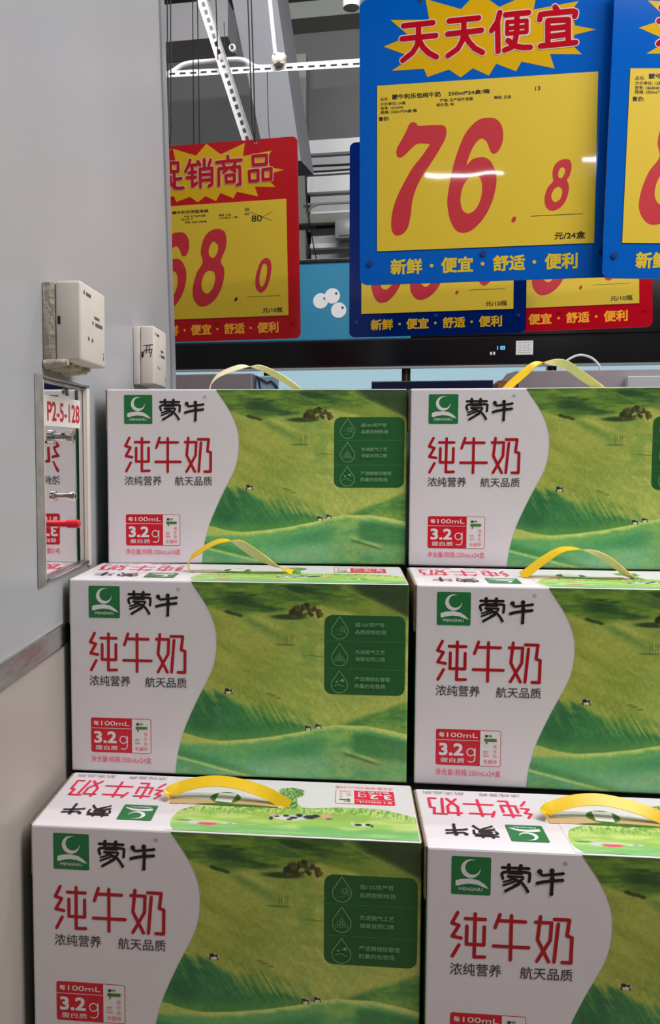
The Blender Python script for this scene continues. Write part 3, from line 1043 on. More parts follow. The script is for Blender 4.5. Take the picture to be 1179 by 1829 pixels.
def wall_module(y0, y1, z0, z1, dx, name, label, note):
    root = empty(name, (XW, y0, z0))
    tag(root, label, 'wall box', 'small wall boxes')
    w, h = y1 - y0, z1 - z0
    b = MB()
    b.box((0, 0.0006, 0.0006), (dx * 0.335, w - 0.0006, h - 0.0006), 'plaster' if not note else 'white_plastic', 0.002)
    smooth_edges(b.build('back_box', root))
    b = MB()
    b.box((dx * 0.34, 0, 0), (dx, w, h), 'white_plastic', 0.0035, 3)
    smooth_edges(b.build('front_cover', root), 50)
    b = MB()
    b.box((dx * 0.40, -0.0006, h * 0.46), (dx * 0.47, 0.002, h * 0.56), 'black')
    b.build('latch_slot', root)
    W_, H_ = w * 1000, h * 1000
    for rows in (((.10, .10, .16, .15), (.20, .11, .40, .155)), ((.52, .36, .74, .40), (.44, .44, .50, .48), (.56, .44, .86, .49)), ((.26, .66, .32, .71), (.40, .67, .47, .715)), ((.88, .80, .92, .83), (.88, .85, .92, .90))):
        b = MB()
        p = Print(b, lambda u, v, l: (dx + l, u, h - v), 0.0002)
        for (u0, v0, u1, v1) in rows:
            n = max(1, int((u1 - u0) * 26))
            for k in range(n):
                a = u0 + (u1 - u0) * k / n
                p.rect(a * W_, v0 * H_, (a + (u1 - u0) / n * 0.7) * W_, v1 * H_, 'grey_ink')
        tag(b.build('printed_legend', root), 'faint grey printing on the cover')
    if note:
        b = MB()
        p = Print(b, lambda u, v, l: (u, -l, h - v), 0.0003)
        D_ = dx * 1000
        xi = [[(.50, .335), (.93, .325)], [(.53, .42), (.47, .53)], [(.53, .42), (.90, .40), (.82, .53)], [(.66, .335), (.62, .47)], [(.78, .33), (.76, .45), (.87, .46)]]
        for s in xi:
            p.stroke([(u * D_, v * H_) for u, v in s], 1.3, 'black_ink')
        tag(b.build('handwritten_mark', root), 'black handwritten character')
    return root


r1 = wall_module(0.885, 0.978, EYE + 0.0945, EYE + 0.1825, 0.0445, 'alarm_module', 'larger off-white plastic box high on the grey wall with roughly sealed bottom', False)
b = MB()
rs = random.Random(8)
for k in range(13):                           # smeared sealant along the bottom
    y = 0.003 + 0.086 * k / 12
    bm_r = rs.uniform(0.005, 0.009)
    b.tube([(0.002, y, -0.003), (rs.uniform(0.014, 0.030), y + rs.uniform(-.004, .004), -0.002 + rs.uniform(-.003, .002))], [bm_r, bm_r * 0.6], 'plaster', 8)
smooth_edges(b.build('sealant_smear', r1), 70)
wall_module(1.282, 1.372, EYE + 0.0985, EYE + 0.1915, 0.0345, 'alarm_module', 'smaller off-white plastic box with a black handwritten mark near the wall end', True)

# shallow steel hydrant-switch panel with mirror plate
PX = 0.0075
PY0, PY1, PZ0, PZ1 = 0.8585, 1.046, EYE - 0.1560, EYE + 0.0790
root = empty('steel_wall_panel', (XW, PY0, PZ0))
tag(root, 'narrow mirror-steel wall panel with red numbered label and two steel knobs', 'wall panel')
w, h = PY1 - PY0, PZ1 - PZ0
n0, n1 = NY0 - PY0, NY1 - PY0
m0, m1 = NZ0 - PZ0, NZ1 - PZ0
RX = -0.0030                                   # the mirror plate lies in the niche
b = MB()
b.box((0.0, 0, 0), (0.0012, n0 - 0.0015, h), 'frame_grey', 0.0005)
b.box((-0.0026, n0 - 0.0016, m0 + 0.0015), (0.0014, n0 + 0.0004, m1 - 0.001), 'white_plastic', 0.0004)
b.box((0.0, n1 - 0.0005, 0.0), (0.003, w, h - 0.004), 'white_plastic', 0.001)
b.box((-0.0026, n1 - 0.0012, m0 + 0.0005), (0.001, n1 - 0.0005, m1 - 0.0005), 'white_plastic', 0.0005)
b.box((0.0, n0 - 0.001, m1), (0.004, w - 0.004, h), 'steel', 0.001)
b.box((-0.0026, n0 + 0.001, m1 - 0.004), (0.0, n1 - 0.001, m1 - 0.0005), 'steel', 0.001)
b.box((-0.0026, n0 + 0.0013, m0 + 0.0005), (0.004, n1 - 0.0027, m0 + 0.004), 'steel', 0.0008)
smooth_edges(b.build('panel_frame', root))
b = MB()
b.box((RX - 0.0012, n0 + 0.0005, m0 + 0.0005), (RX, n1 - 0.0005, m1 - 0.0005), 'mirror')
tag(b.build('mirror_plate', root), 'polished mirror steel plate')
b = MB()
LY0, LY1, LZ0, LZ1 = 0.8868 - PY0, 1.0125 - PY0, EYE + 0.0230 - PZ0, EYE + 0.0580 - PZ0
b.box((-0.0012, LY0, LZ0), (0.0004, LY1, LZ1), 'paper', 0.0004)
lb = b.build('number_label', root)
b = MB()
p = Print(b, lambda u, v, l: (0.0004 + l, u, v), 0.0002)
p.text('P2-5-128', (LY0 + 0.0085) * 1000, (LZ1 - 0.0065) * 1000, (LY1 - 0.0035) * 1000, (LZ0 + 0.0060) * 1000, 'label_red', 0.02)
tag(b.build('label_lettering', lb), 'red lettering P2-5-128')


def knob(y, z, r, L, name='steel_knob'):
    b = MB()
    b.tube([(RX, y, z), (RX + L * 0.55, y, z)], r * 0.55, 'chrome', 20)
    b.tube([(RX + L * 0.5, y, z), (RX + L * 0.55, y, z), (RX + L * 0.95, y, z), (RX + L, y, z)], [r * 0.9, r, r, r * 0.86], 'chrome', 24)
    o = smooth_edges(b.build(name, root), 40)
    b = MB()
    b.tube([(RX + L - 0.0005, y, z), (RX + L + 0.0003, y, z)], r * 0.42, 'dark_steel', 6)
    b.build('hex_socket', o)


knob(0.951 - PY0, EYE + 0.0115 - PZ0, 0.0088, 0.016)
knob(0.954 - PY0, EYE - 0.0595 - PZ0, 0.0062, 0.0155)
b = MB()
y, z = 0.928 - PY0, EYE - 0.0905 - PZ0
b.tube([(RX, y, z), (RX + 0.013, y, z), (RX + 0.014, y, z), (RX + 0.027, y, z), (RX + 0.0285, y, z)], [0.0040, 0.0040, 0.0050, 0.0050, 0.0042], 'red_plastic', 18)
tag(smooth_edges(b.build('signal_pin', root), 40), 'red plastic pin')
b = MB()
b.tube([(RX, 0.112, m1 - 0.010), (RX + 0.004, 0.112, m1 - 0.010)], 0.0045, 'chrome', 16)
b.build('panel_screw', root)

# ------------------------------------------------------------------ hanging price signs
BURST = [(-197.6, 234.5), (-168.1, 244.1), (-152.2, 255.2), (-183.7, 283.7), (-109.0, 278.8), (-116.5, 318.0), (-48.4, 294.1), (-17.0, 324.2), (24.0, 292.8), (94.8, 318.4), (88.3, 283.3), (171.5, 292.5), (158.5, 276.0), (165.8, 248.2), (205.0, 238.5), (164.2, 231.3), (165.8, 208.5), (179.5, 194.6), (120.2, 199.0), (129.4, 171.8), (67.4, 188.6), (57.2, 171.2), (19.5, 188.0), (6.0, 166.5), (-24.7, 182.2), (-48.0, 166.5), (-70.5, 182.9), (-112.0, 171.4), (-119.0, 187.6), (-181.6, 187.6), (-159.2, 201.1), (-154.9, 216.5)]
TIAN = [[(-158.7, 270.7), (-101.8, 272.5)], [(-161.4, 246.4), (-96.2, 248.1)], [(-129.6, 270.9), (-129.5, 248.6), (-131.8, 232.7), (-141.0, 219.0), (-159.9, 205.6)], [(-128.2, 241.4), (-119.8, 226.5), (-108.8, 216.0), (-94.6, 207.9)]]
TIAN2 = [[(-70.8, 273.3), (-14.8, 275.0)], [(-73.4, 249.1), (-9.1, 251.7)], [(-42.7, 273.5), (-42.5, 251.4), (-45.1, 235.6), (-54.0, 220.3), (-72.5, 208.7)], [(-40.7, 246.0), (-32.4, 231.2), (-21.4, 218.9), (-6.8, 210.5)]]
BIAN = [[(25.0, 282.0), (21.1, 266.1), (10.0, 249.9)], [(21.1, 262.4), (22.8, 210.4)], [(36.0, 277.0), (78.9, 278.1)], [(39.5, 263.8), (39.3, 241.7), (76.1, 242.8), (75.8, 263.6), (39.5, 263.3)], [(40.1, 251.8), (75.6, 253.0)], [(57.5, 276.3), (57.4, 243.2), (54.5, 226.8), (48.1, 216.1), (35.0, 211.8)], [(41.3, 229.2), (54.6, 218.4), (68.7, 214.3), (83.3, 213.7)]]
YI = [[(127.9, 284.5), (132.1, 278.2)], [(100.0, 263.5), (101.3, 272.8), (114.3, 273.7), (161.3, 274.6), (165.9, 272.4), (164.8, 265.2)], [(115.1, 260.2), (115.8, 217.9)], [(152.9, 259.3), (153.8, 217.2)], [(116.0, 260.5), (152.4, 259.7)], [(118.5, 245.9), (149.9, 246.7)], [(118.7, 231.2), (150.1, 233.0)], [(102.3, 214.6), (167.4, 216.8)]]
CU = [[(-140.0, 283.0), (-147, 266), (-158.0, 252.0)], [(-147.5, 264), (-147.0, 208.5)], [(-125.0, 279.5), (-102.0, 278.6), (-102.6, 255.6), (-125.0, 255.4), (-125.0, 279.5)], [(-114.9, 253.2), (-114.8, 210.0)], [(-113.2, 233.6), (-94.3, 235.5)], [(-125.6, 240.9), (-126.5, 224), (-133.0, 208.3)], [(-126.0, 225.5), (-117.0, 213.4), (-106.0, 208.6), (-89.2, 209.0)]]
XIAO = [[(-66.0, 283.2), (-71.2, 268.8), (-80.5, 253.7)], [(-72.8, 268.3), (-48.0, 269.5)], [(-70.5, 248.8), (-50.3, 249.7)], [(-77.1, 235.8), (-50.7, 236.3)], [(-60.5, 265.2), (-61.7, 211.0), (-48.3, 220.1)], [(-43.0, 278.2), (-37.2, 267.9)], [(-24.4, 282.6), (-24.5, 259.9)], [(-5.4, 279.9), (-11.1, 266.1)], [(-37.6, 256.6), (-37.9, 208.0)], [(-37.6, 256.6), (-2.2, 257.0), (-3.7, 213.0), (-13.1, 209.3)], [(-35.1, 240.7), (-4.3, 241.5)], [(-35.7, 225.9), (-4.8, 226.7)]]
SHANG = [[(44.6, 286.3), (45.8, 276.3)], [(11.5, 271.7), (83.7, 273.7)], [(30.3, 267.5), (34.6, 257.3)], [(66.9, 269.2), (61.1, 258.4)], [(16.2, 208.9), (17.6, 254.0), (78.6, 255.6), (78.8, 209.1), (69.6, 206.9)], [(42.6, 251.9), (31.5, 243.5)], [(54.3, 252.6), (65.2, 244.3)], [(37.4, 234.5), (38.4, 216.3), (61.8, 216.4), (62.3, 235.3), (37.4, 234.5)]]
PIN = [[(117.1, 281.2), (118.0, 257.3), (155.5, 257.5), (156.1, 281.3), (117.1, 281.2)], [(105.5, 241.3), (106.3, 214.4), (130.4, 214.3), (131.1, 242.4), (105.5, 241.3)], [(144.7, 242.9), (144.6, 216.1), (168.0, 216.0), (168.7, 244.1), (144.7, 242.9)]]
SEVEN = [[(-138.5, 86.7), (-132.4, 84.0), (-129.3, 79.4), (-105.9, 78.9), (-85.6, 78.3), (-77.5, 74.9), (-74.4, 66.7), (-75.3, 55.8), (-80.3, 44.1), (-91.3, 25.7), (-103.4, 7.2), (-115.5, -10.3), (-127.7, -29.9), (-135.8, -49.7), (-140.9, -69.8), (-142.3, -86.0), (-145.9, -106.3), (-151.0, -120.4), (-160.3, -129.2), (-170.7, -131.2), (-177.9, -126.4), (-181.5, -115.0), (-181.1, -94.5), (-177.0, -74.3), (-168.8, -52.2), (-156.5, -28.5), (-140.2, -1.0), (-123.9, 18.4), (-113.7, 31.9), (-107.3, 41.6), (-109.7, 43.7), (-130.1, 44.8), (-140.3, 38.3), (-152.6, 26.9), (-160.8, 20.9), (-168.0, 20.7), (-171.7, 26.9), (-171.1, 37.0), (-165.0, 48.7), (-152.8, 70.1), (-147.7, 81.9), (-142.6, 86.2)]]
SIX = [[(2.8, 86.5), (16.8, 85.3), (26.8, 77.8), (32.9, 65.6), (34.8, 49.7), (32.4, 36.0), (25.6, 22.5), (17.6, 17.9), (11.6, 21.2), (7.5, 31.4), (2.3, 42.6), (-4.7, 47.9), (-12.7, 45.4), (-22.6, 33.0), (-29.5, 17.4), (-34.8, -0.3), (-24.4, 9.2), (-12.4, 12.5), (-0.3, 11.9), (9.8, 5.4), (17.0, -6.9), (22.2, -23.2), (22.4, -41.1), (18.7, -61.0), (12.9, -78.8), (3.0, -98.5), (-10.9, -116.1), (-27.0, -128.5), (-43.2, -130.9), (-55.5, -124.3), (-64.8, -107.7), (-70.1, -87.2), (-71.7, -66.9), (-68.4, -40.8), (-60.6, -1.0), (-50.8, 30.5), (-39.0, 57.8), (-23.1, 76.7), (-9.2, 85.4)],
       [(-16.0, -22.3), (-9.9, -25.6), (-5.4, -35.8), (-4.6, -51.9), (-7.4, -67.8), (-13.3, -81.6), (-21.3, -90.4), (-31.4, -93.9), (-40.6, -88.5), (-45.2, -76.2), (-45.9, -62.0), (-43.0, -46.0), (-37.1, -33.3), (-28.1, -24.7)]]
EIGHT = [[(12.2, 89.4), (29.0, 80.7), (33.9, 60.1), (30.6, 34.1), (15.5, -0.2), (24.2, -21.1), (23.3, -47.5), (12.9, -79.5), (-3.6, -105.5), (-26.2, -122.5), (-48.5, -126.2), (-63.9, -115.1), (-72.7, -93.8), (-69.9, -64.1), (-57.6, -29.1), (-39.3, -1.9), (-43.7, 23.3), (-40.6, 46.5), (-28.8, 72.2), (-9.6, 87.1)],
         [(-2.9, 54.8), (7.1, 45.5), (7.1, 29.5), (-1.2, 13.8), (-10.7, 9.9), (-18.2, 17.6), (-19.9, 30.9), (-14.1, 46.6), (-7.6, 53.6)],
         [(-18.1, -25.9), (-5.8, -31.5), (-3.3, -49.3), (-10.3, -72.6), (-21.8, -87.0), (-31.4, -90.1), (-42.1, -80.2), (-44.6, -62.3), (-39.1, -41.8), (-29.2, -28.9)]]
EIGHT_S = [[(152.9, 0.7), (160.5, -1.2), (164.2, -9.8), (164.0, -20.4), (160.4, -32.5), (156.5, -39.1), (160.0, -49.2), (159.5, -63.0), (154.5, -78.1), (145.6, -90.0), (133.6, -95.6), (124.4, -94.4), (117.4, -87.2), (114.9, -76.3), (116.2, -62.5), (122.0, -49.0), (130.2, -40.2), (129.0, -29.4), (129.8, -17.2), (134.9, -6.8), (143.9, -0.4)],
           [(149.5, -14.8), (152.6, -19.9), (151.2, -27.4), (146.8, -34.1), (142.3, -34.3), (139.9, -29.9), (140.5, -22.3), (144.2, -15.6)],
           [(141.8, -51.0), (147.3, -56.3), (147.4, -65.5), (143.8, -74.5), (135.5, -79.5), (129.4, -75.4), (127.7, -66.1), (131.3, -57.1), (136.5, -52.0)]]
ZERO_S = [[(149.5, 2.1), (161.4, -7.2), (163.4, -27.5), (158.8, -53.5), (149.1, -79.4), (136.5, -92.0), (127.3, -93.1), (116.8, -80.9), (116.0, -54.5), (122.8, -28.6), (134.0, -5.8)],
          [(144.5, -13.6), (150.5, -21.1), (150.0, -38.6), (144.9, -61.7), (138.5, -74.5), (132.3, -77.2), (127.9, -66.8), (128.4, -49.2), (133.5, -29.1), (138.4, -16.2)]]


def shifted(loops, du):
    return [[(u + du, v) for u, v in L] for L in loops]


SMALL_FRONT = [('品名:', -203.4, 137.2, -187.5, 130.9, 0.01), ('蒙牛利乐包纯牛奶', -180.7, 142.0, -86.0, 131.9, 0.028), ('250ml*24盒/箱', -71.6, 141.0, 7.8, 132.6, 0.028), ('13', 93.2, 140.1, 103.1, 132.3, 0.02), ('计价单位: 24盒', -203.4, 127.9, -154.0, 121.6, 0.012), ('货号: 1013395', -203.4, 119.5, -158.6, 113.4, 0.012), ('规格: 250ml*24盒/箱', -203.4, 112.1, -132.0, 105.6, 0.012), ('售价:', -207.0, 100.7, -186.0, 92.6, 0.028), ('产地: 见产品外包装', -87.7, 128.0, -24.0, 121.6, 0.012), ('物价员: 90', -94.1, 119.9, -60.4, 113.3, 0.012), ('等级: 正品', 16.1, 127.1, 48.3, 121.0, 0.012)]
SMALL_RIGHT = [('品名:', -200.1, 146.6, -182.6, 139.2, 0.01), ('蒙牛纯牛奶', -176.0, 151.0, -112.0, 141.1, 0.028), ('计价单位: 12盒', -199.9, 137.0, -150.0, 130.2, 0.012), ('货号: 1864040', -200.3, 128.6, -154.9, 121.4, 0.012), ('规格: 250mL*12盒', -200.1, 121.0, -138.0, 113.8, 0.012), ('售价:', -203.9, 109.3, -182.3, 100.3, 0.028)]
SMALL_LEFT = [('酸牛奶饮用型瓶装', -124.8, 146.0, -16.5, 137.0, 0.028), ('产地: 见产品外包装', -90.8, 132.0, -25.6, 125.8, 0.014), ('物价员: 97', -97.8, 124.0, -62.6, 118.0, 0.014), ('规格: 200g*10瓶/箱', -88.9, 115.4, -23.2, 108.8, 0.014), ('等级: 正品', 13.6, 129.8, 49.1, 123.8, 0.014), ('计价单位: 10瓶', 13.4, 122.0, 68.9, 116.0, 0.014), ('30', 90.3, 142.6, 103.5, 134.1, 0.02), ('会员价:', 88.8, 129.5, 104.1, 123.0, 0.012)]


def price_sign(loc, ypr, face, glyphs, big, small, unit, notes, label, slogan_key, struck=False, cords=None, cord_top=4.9, dot='card_red'):
    mz = Matrix.Rotation(ypr[0], 4, 'Z') @ Matrix.Rotation(ypr[1], 4, 'X') @ Matrix.Rotation(ypr[2], 4, 'Y')
    root = empty('price_sign', (0, 0, 0), matrix=Matrix.Translation(loc) @ mz)
    tag(root, label, 'price sign', 'hanging price signs')
    t = 0.003
    # board with rounded corners
    U0, U1, V0, V1, r = -0.2445, 0.2445, -0.2265, 0.3255, 0.016
    b = MB()
    pts = []
    for cx, cz, s in ((U1 - r, V1 - r, 0), (U0 + r, V1 - r, 1), (U0 + r, V0 + r, 2), (U1 - r, V0 + r, 3)):
        for k in range(9):
            w = math.pi / 2 * (s + k / 8)
            pts.append((cx + r * math.cos(w), cz + r * math.sin(w)))
    n = len(pts)
    b.poly([(x, -t / 2, z) for x, z in pts], face)
    b.poly([(x, t / 2, z) for x, z in reversed(pts)], face)
    for k in range(n):
        (x0, z0), (x1, z1) = pts[k], pts[(k + 1) % n]
        b.poly([(x0, -t / 2, z0), (x0, t / 2, z0), (x1, t / 2, z1), (x1, -t / 2, z1)], face)
    b.build('sign_board', root)
    fn = lambda u, v, l: (u, -t / 2 - l, v)
    b = MB()
    p = Print(b, fn, 0.0002)
    p.poly(BURST, 'sign_yellow')
    tag(b.build('starburst', root), 'yellow starburst')
    b = MB()
    p = Print(b, fn, 0.0006)
    for g in glyphs:
        for s in g:
            p.stroke(s, 14.6 if len(glyphs) == 4 and glyphs[0] is TIAN else 12.6, 'sign_white', smooth=False)
    p.layer(0.0003)
    for g in glyphs:
        for s in g:
            thin = g is BIAN and (s is BIAN[3] or s is BIAN[4])
            p.stroke(s, (7.4 if thin else 10.2) if glyphs[0] is TIAN else 9.2, 'sign_glyph', smooth=False)
    tag(b.build('headline_lettering', root), 'red headline with pale outline')
    # yellow price card in its clear sleeve
    b = MB()
    b.box((-0.210, -t / 2 - 0.0016, -0.1605), (0.210, -t / 2 - 0.0002, 0.1605), 'card_yellow')
    card = b.build('price_card', root)
    b = MB()
    p = Print(b, fn, 0.0018)
    for g in big:
        p.loops(g, 'card_red')
    if dot:
        p.disc(57.0, -109.5, 4.0, dot, 20, 6.2, -0.5)
    if small:
        p.loops(small, 'card_red')
    b.build('price_figures', card)
    b = MB()
    p = Print(b, fn, 0.0018)
    p.line([(90.1, -104.6), (187.0, -104.0)], 1.1, 'card_black')
    b.build('price_underline', card)
    if unit:
        b = MB()
        Print(b, fn, 0.0018).text(unit, 135.0, -137.0, 193.0, -151.2, 'card_black', 0.022)
        b.build('unit_lettering', card)
    b = MB()
    p = Print(b, fn, 0.0018)
    for s, u0, v0, u1, v1, bold in notes:
        p.text(s, u0, v0, u1, v1, 'card_black', bold)
    if struck:
        p.text('80', 109.0, 121.0, 139.0, 103.5, 'card_black', 0.01)
        p.line([(106.6, 129.8), (168.9, 103.4)], 1.0, 'card_black')
        p.line([(136.0, 112.7), (169.5, 128.5)], 1.0, 'card_black')
    if notes:
        b.build('card_lettering', card)
    b = MB()
    p = Print(b, fn, 0.0003)
    for s, a in (('新鲜', (-182.8, -120.0)), ('便宜', (-82.7, -20.1)), ('舒适', (18.1, 80.2)), ('便利', (117.6, 180.0))):
        p.text(s, a[0], -177.0, a[1], -208.0, slogan_key, 0.028)
    for u in (-101.4, -1.7, 97.7):
        p.disc(u, -192.4, 3.6, slogan_key)
    b.build('slogan_lettering', root)
    for u, v in ((-224, -184), (-0.6, -172), (224, -178)):
        b = MB()
        b.tube([(u / 1000, -t / 2, v / 1000), (u / 1000, -t / 2 - 0.003, v / 1000)], 0.0058, 'stud_blue' if face != 'sign_red' else 'sign_red', 16)
        b.build('stud', root)
    # two black cords through eyelets at the top
    inv = root.matrix_world.inverted()
    for k, u in enumerate((-0.126, 0.126)):
        b = MB()
        a = Vector((u, 0, 0.3165))
        wa = root.matrix_world @ a
        lean = (cords or (0, 0))[k]
        for d in (-0.004, 0.004):
            top = inv @ Vector((wa.x + lean + d * 2.5, wa.y, cord_top))
            midp = inv @ Vector((wa.x + lean * 0.06 + d, wa.y, wa.z + 0.05))
            b.tube([a + Vector((0, -0.003, -0.001)), midp, top], 0.0021, 'cord', 6)
        b.build('hanging_cord', root)
        b = MB()
        b.tube([a + Vector((0, -t / 2 - 0.001, 0)), a + Vector((0, t / 2 + 0.001, 0))], 0.0045, 'chrome', 14)
        b.build('eyelet', root)
    return root


TT = [TIAN, TIAN2, BIAN, YI]
CX_ = [CU, XIAO, SHANG, PIN]
price_sign((0.2784, 1.6756, EYE + 0.5566), (-0.039, 0.0237, -0.0096), 'sign_blue', TT, [SEVEN, SIX], EIGHT_S, '元/24盒', SMALL_FRONT, 'large blue hanging sign with yellow price card reading 76.8', 'sign_yellow_b')
price_sign((0.7423, 1.6414, EYE + 0.5446), (0.0445, 0.0, 0.0176), 'sign_blue', TT, [shifted(EIGHT, -109.5)], None, None, SMALL_RIGHT, 'blue hanging price sign cut off by the right frame edge', 'sign_yellow_b', dot=None)
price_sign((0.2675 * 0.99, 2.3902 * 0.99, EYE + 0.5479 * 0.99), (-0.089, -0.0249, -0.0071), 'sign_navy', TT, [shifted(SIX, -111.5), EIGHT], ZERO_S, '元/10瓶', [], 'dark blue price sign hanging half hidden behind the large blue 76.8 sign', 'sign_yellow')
price_sign((0.5978 * 1.012, 2.3587 * 1.012, EYE + 0.5459 * 1.012), (-0.0913, -0.0772, -0.0168), 'sign_red', CX_, [shifted(SIX, -111.5), EIGHT], ZERO_S, '元/10瓶', [], 'red price sign mostly hidden behind the blue signs, only its lower edge showing', 'sign_orange')
price_sign((-0.3637, 2.3756, EYE + 0.5362), (-0.0979, 0.0887, -0.0082), 'sign_red', CX_, [shifted(SIX, -112.2), EIGHT], ZERO_S, '元/10瓶', SMALL_LEFT, 'red hanging sign with price 68.0 and a crossed-out 80 beside the wall', 'sign_orange', True, (0, -0.10), dot='card_black')

# ------------------------------------------------------------------ background: cooler, cartons, back wall, roof steel
GA = -0.09
E1 = Vector((math.cos(GA), math.sin(GA), 0))
E2 = Vector((-math.sin(GA), math.cos(GA), 0))
BG = Matrix.Rotation(GA, 4, 'Z')             # background frame: x = along the cooler, y = depth


def bgroot(name, s, t, z):
    return empty(name, (0, 0, 0), matrix=BG @ Matrix.Translation((s, t, z)))


def bgbox(b, s0, t0, z0, s1, t1, z1, key, bevel=0.0, o=(0, 0, 0)):
    b.box((s0 - o[0], t0 - o[1], z0 - o[2]), (s1 - o[0], t1 - o[1], z1 - o[2]), key, bevel)


# open dairy cooler
O = (-1.7, 4.2, 0.0)
root = bgroot('dairy_cooler', *O)
tag(root, 'black dairy cooler with teal header board behind the cartons', 'cooler')
b = MB()
bgbox(b, -1.7, 4.2, 1.725, 1.75, 4.26, 1.868, 'cabinet_black', 0.01, O)
bgbox(b, -1.7, 4.24, 1.85, 1.75, 5.0, 1.87, 'cabinet_black', 0.004, O)
bgbox(b, -0.03, 4.24, 1.868, 1.75, 5.0, 2.36, 'cabinet_black', 0.01, O)
b.build('canopy', root)
b = MB()
bgbox(b, -1.7, 4.22, 1.868, -0.03, 4.95, 2.262, 'teal', 0.004, O)
hd = b.build('header_board', root)
b = MB()
bgbox(b, -1.7, 4.215, 2.262, -0.03, 4.95, 2.280, 'black', 0.002, O)
b.build('header_cap', root)
for (s, z) in ((-0.489, 2.069), (-0.429, 2.092), (-0.396, 2.019)):
    b = MB()
    p = Print(b, lambda u, v, l: (u, 0.02 - l, v), 0.0006 + 0.0006 * (s > -0.45))
    p.disc((s - O[0]) * 1000, z * 1000, 39, 'bubble_white', 32)
    p.layer(3e-4)
    p.disc((s - O[0] + 0.020) * 1000, (z + 0.012) * 1000, 7, 'bubble_grey', 16)
    tag(b.build('bubble_decal', hd), 'white disc with a small grey dot')
b = MB()
bgbox(b, -1.7, 4.19, 1.716, 1.75, 4.23, 1.726, 'cabinet_grey', 0.001, O)
b.build('canopy_edge', root)
b = MB()
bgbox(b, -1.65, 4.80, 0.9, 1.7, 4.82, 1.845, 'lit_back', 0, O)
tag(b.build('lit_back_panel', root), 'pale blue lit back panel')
for s in (-0.77, -0.052, 0.66, 1.4):
    b = MB()
    bgbox(b, s - 0.022, 4.25, 0.45, s + 0.022, 4.30, 1.722, 'black', 0.002, O)
    bgbox(b, s - 0.002, 4.242, 0.45, s + 0.006, 4.25, 1.722, 'brass', 0, O)
    b.build('shelf_post', root)
for k, z in enumerate((0.55, 0.95, 1.35)):
    b = MB()
    bgbox(b, -1.65, 4.3, z, 1.7, 4.8, z + 0.03, 'cabinet_grey', 0.003, O)
    b.build('shelf', root)
b = MB()
bgbox(b, -1.7, 4.15, 0.0, 1.75, 5.0, 0.45, 'cabinet_black', 0.01, O)
bgbox(b, -1.7, 4.82, 0.45, 1.75, 5.0, 1.85, 'cabinet_black', 0, O)
b.build('cabinet_base', root)
b = MB()
p = Print(b, lambda u, v, l: (u, -l, v), 0.0006)
ox = -O[0] * 1000
p.text('1 03', 391 + ox, 1819, 428 + ox, 1800, 'display', 0.03)
b.build('temperature_display', root)
b = MB()
p = Print(b, lambda u, v, l: (u, -l, v), 0.0006)
p.rect(357 + ox, 1791, 367 + ox, 1776, 'display_white', 2)
p.rect(372 + ox, 1791, 382 + ox, 1776, 'display_white', 2)
b.build('control_buttons', root)
b = MB()
bgbox(b, 0.480, 4.198, 1.774, 0.561, 4.2005, 1.842, 'paper', 0, O)
st = b.build('notice_sticker', root)
b = MB()
p = Print(b, lambda u, v, l: (u, -0.002 - l, v), 0.0004)
for k in range(5):
    p.line([(488 + ox, 1833 - k * 12), (552 + ox - (k % 3) * 6, 1833 - k * 12)], 1.4, 'pale_ink')
for u in (500, 522, 540):
    p.line([(u + ox, 1838), (u + ox, 1780)], 0.8, 'pale_ink')
b.build('sticker_lines', st)

# display table with cartons between the stack and the cooler
b = MB()
bgbox(b, -1.0, 2.95, 0.0, 1.35, 3.5, 1.300, 'cabinet_grey', 0.01)
o = b.build('display_table', None)
o.matrix_world = BG
tag(o, 'grey display table behind the milk cartons', 'display table')


def bgcarton(name, s0, s1, z1, t0, t1, key, label, bev=0.003):
    root = bgroot(name, s0, t0, 1.3)
    tag(root, label, 'box')
    b = MB()
    b.box((0, 0, 0), (s1 - s0, t1 - t0, z1 - 1.3), key, bev, 2)
    b.build('box_body', root)
    return root


r = bgcarton('grey_carton', -0.945, -0.603, 1.594, 3.0, 3.3, 'grey_card', 'plain grey carton behind the top left milk carton, next to the wall end')
b = MB()
b.box((0.342 - 0.004, 0.0, 0.0), (0.342 + 0.0, 0.3, 0.2945), 'pale_card', 0.001)
b.build('carton_edge', r)
r = bgcarton('poster_stand', -0.598, -0.515, 1.588, 3.05, 3.08, 'poster', 'small pale blue poster stand with dark bent top behind the top left carton')
b = MB()
b.tube([(0.0, -0.004, 0.286), (0.02, -0.004, 0.276), (0.045, -0.004, 0.262), (0.06, -0.004, 0.268), (0.078, -0.004, 0.25), (0.083, -0.004, 0.235)], 0.004, 'navy_card', 8)
b.tube([(0.0, -0.004, 0.284), (0.012, -0.004, 0.268), (0.018, -0.004, 0.235)], 0.003, 'navy_card', 8)
b.build('dark_band', r)
r = bgcarton('navy_carton', -0.160, 0.268, 1.558, 3.0, 3.25, 'navy_card', 'dark navy blue box behind the gap between the top row cartons')
r = bgcarton('brown_carton', 0.284, 0.349, 1.557, 3.01, 3.25, 'brown_card', 'brown open carton with a raised flap beside the navy box')
b = MB()
b.poly([(-0.012, 0.0, 0.243), (0.064, 0.0, 0.262), (0.068, 0.0, 0.29), (0.03, 0.0, 0.279), (0.018, 0.0, 0.262)], 'grey_card')
b.poly([(-0.012, 0.003, 0.243), (0.018, 0.003, 0.262), (0.03, 0.003, 0.279), (0.068, 0.003, 0.29), (0.064, 0.003, 0.262)], 'grey_card')
b.build('raised_flap', r)
r = bgcarton('grey_carton', 0.354, 1.10, 1.588, 3.0, 3.3, 'grey_card', 'wide grey carton with a thin white carrying loop behind the top right carton')
b = MB()
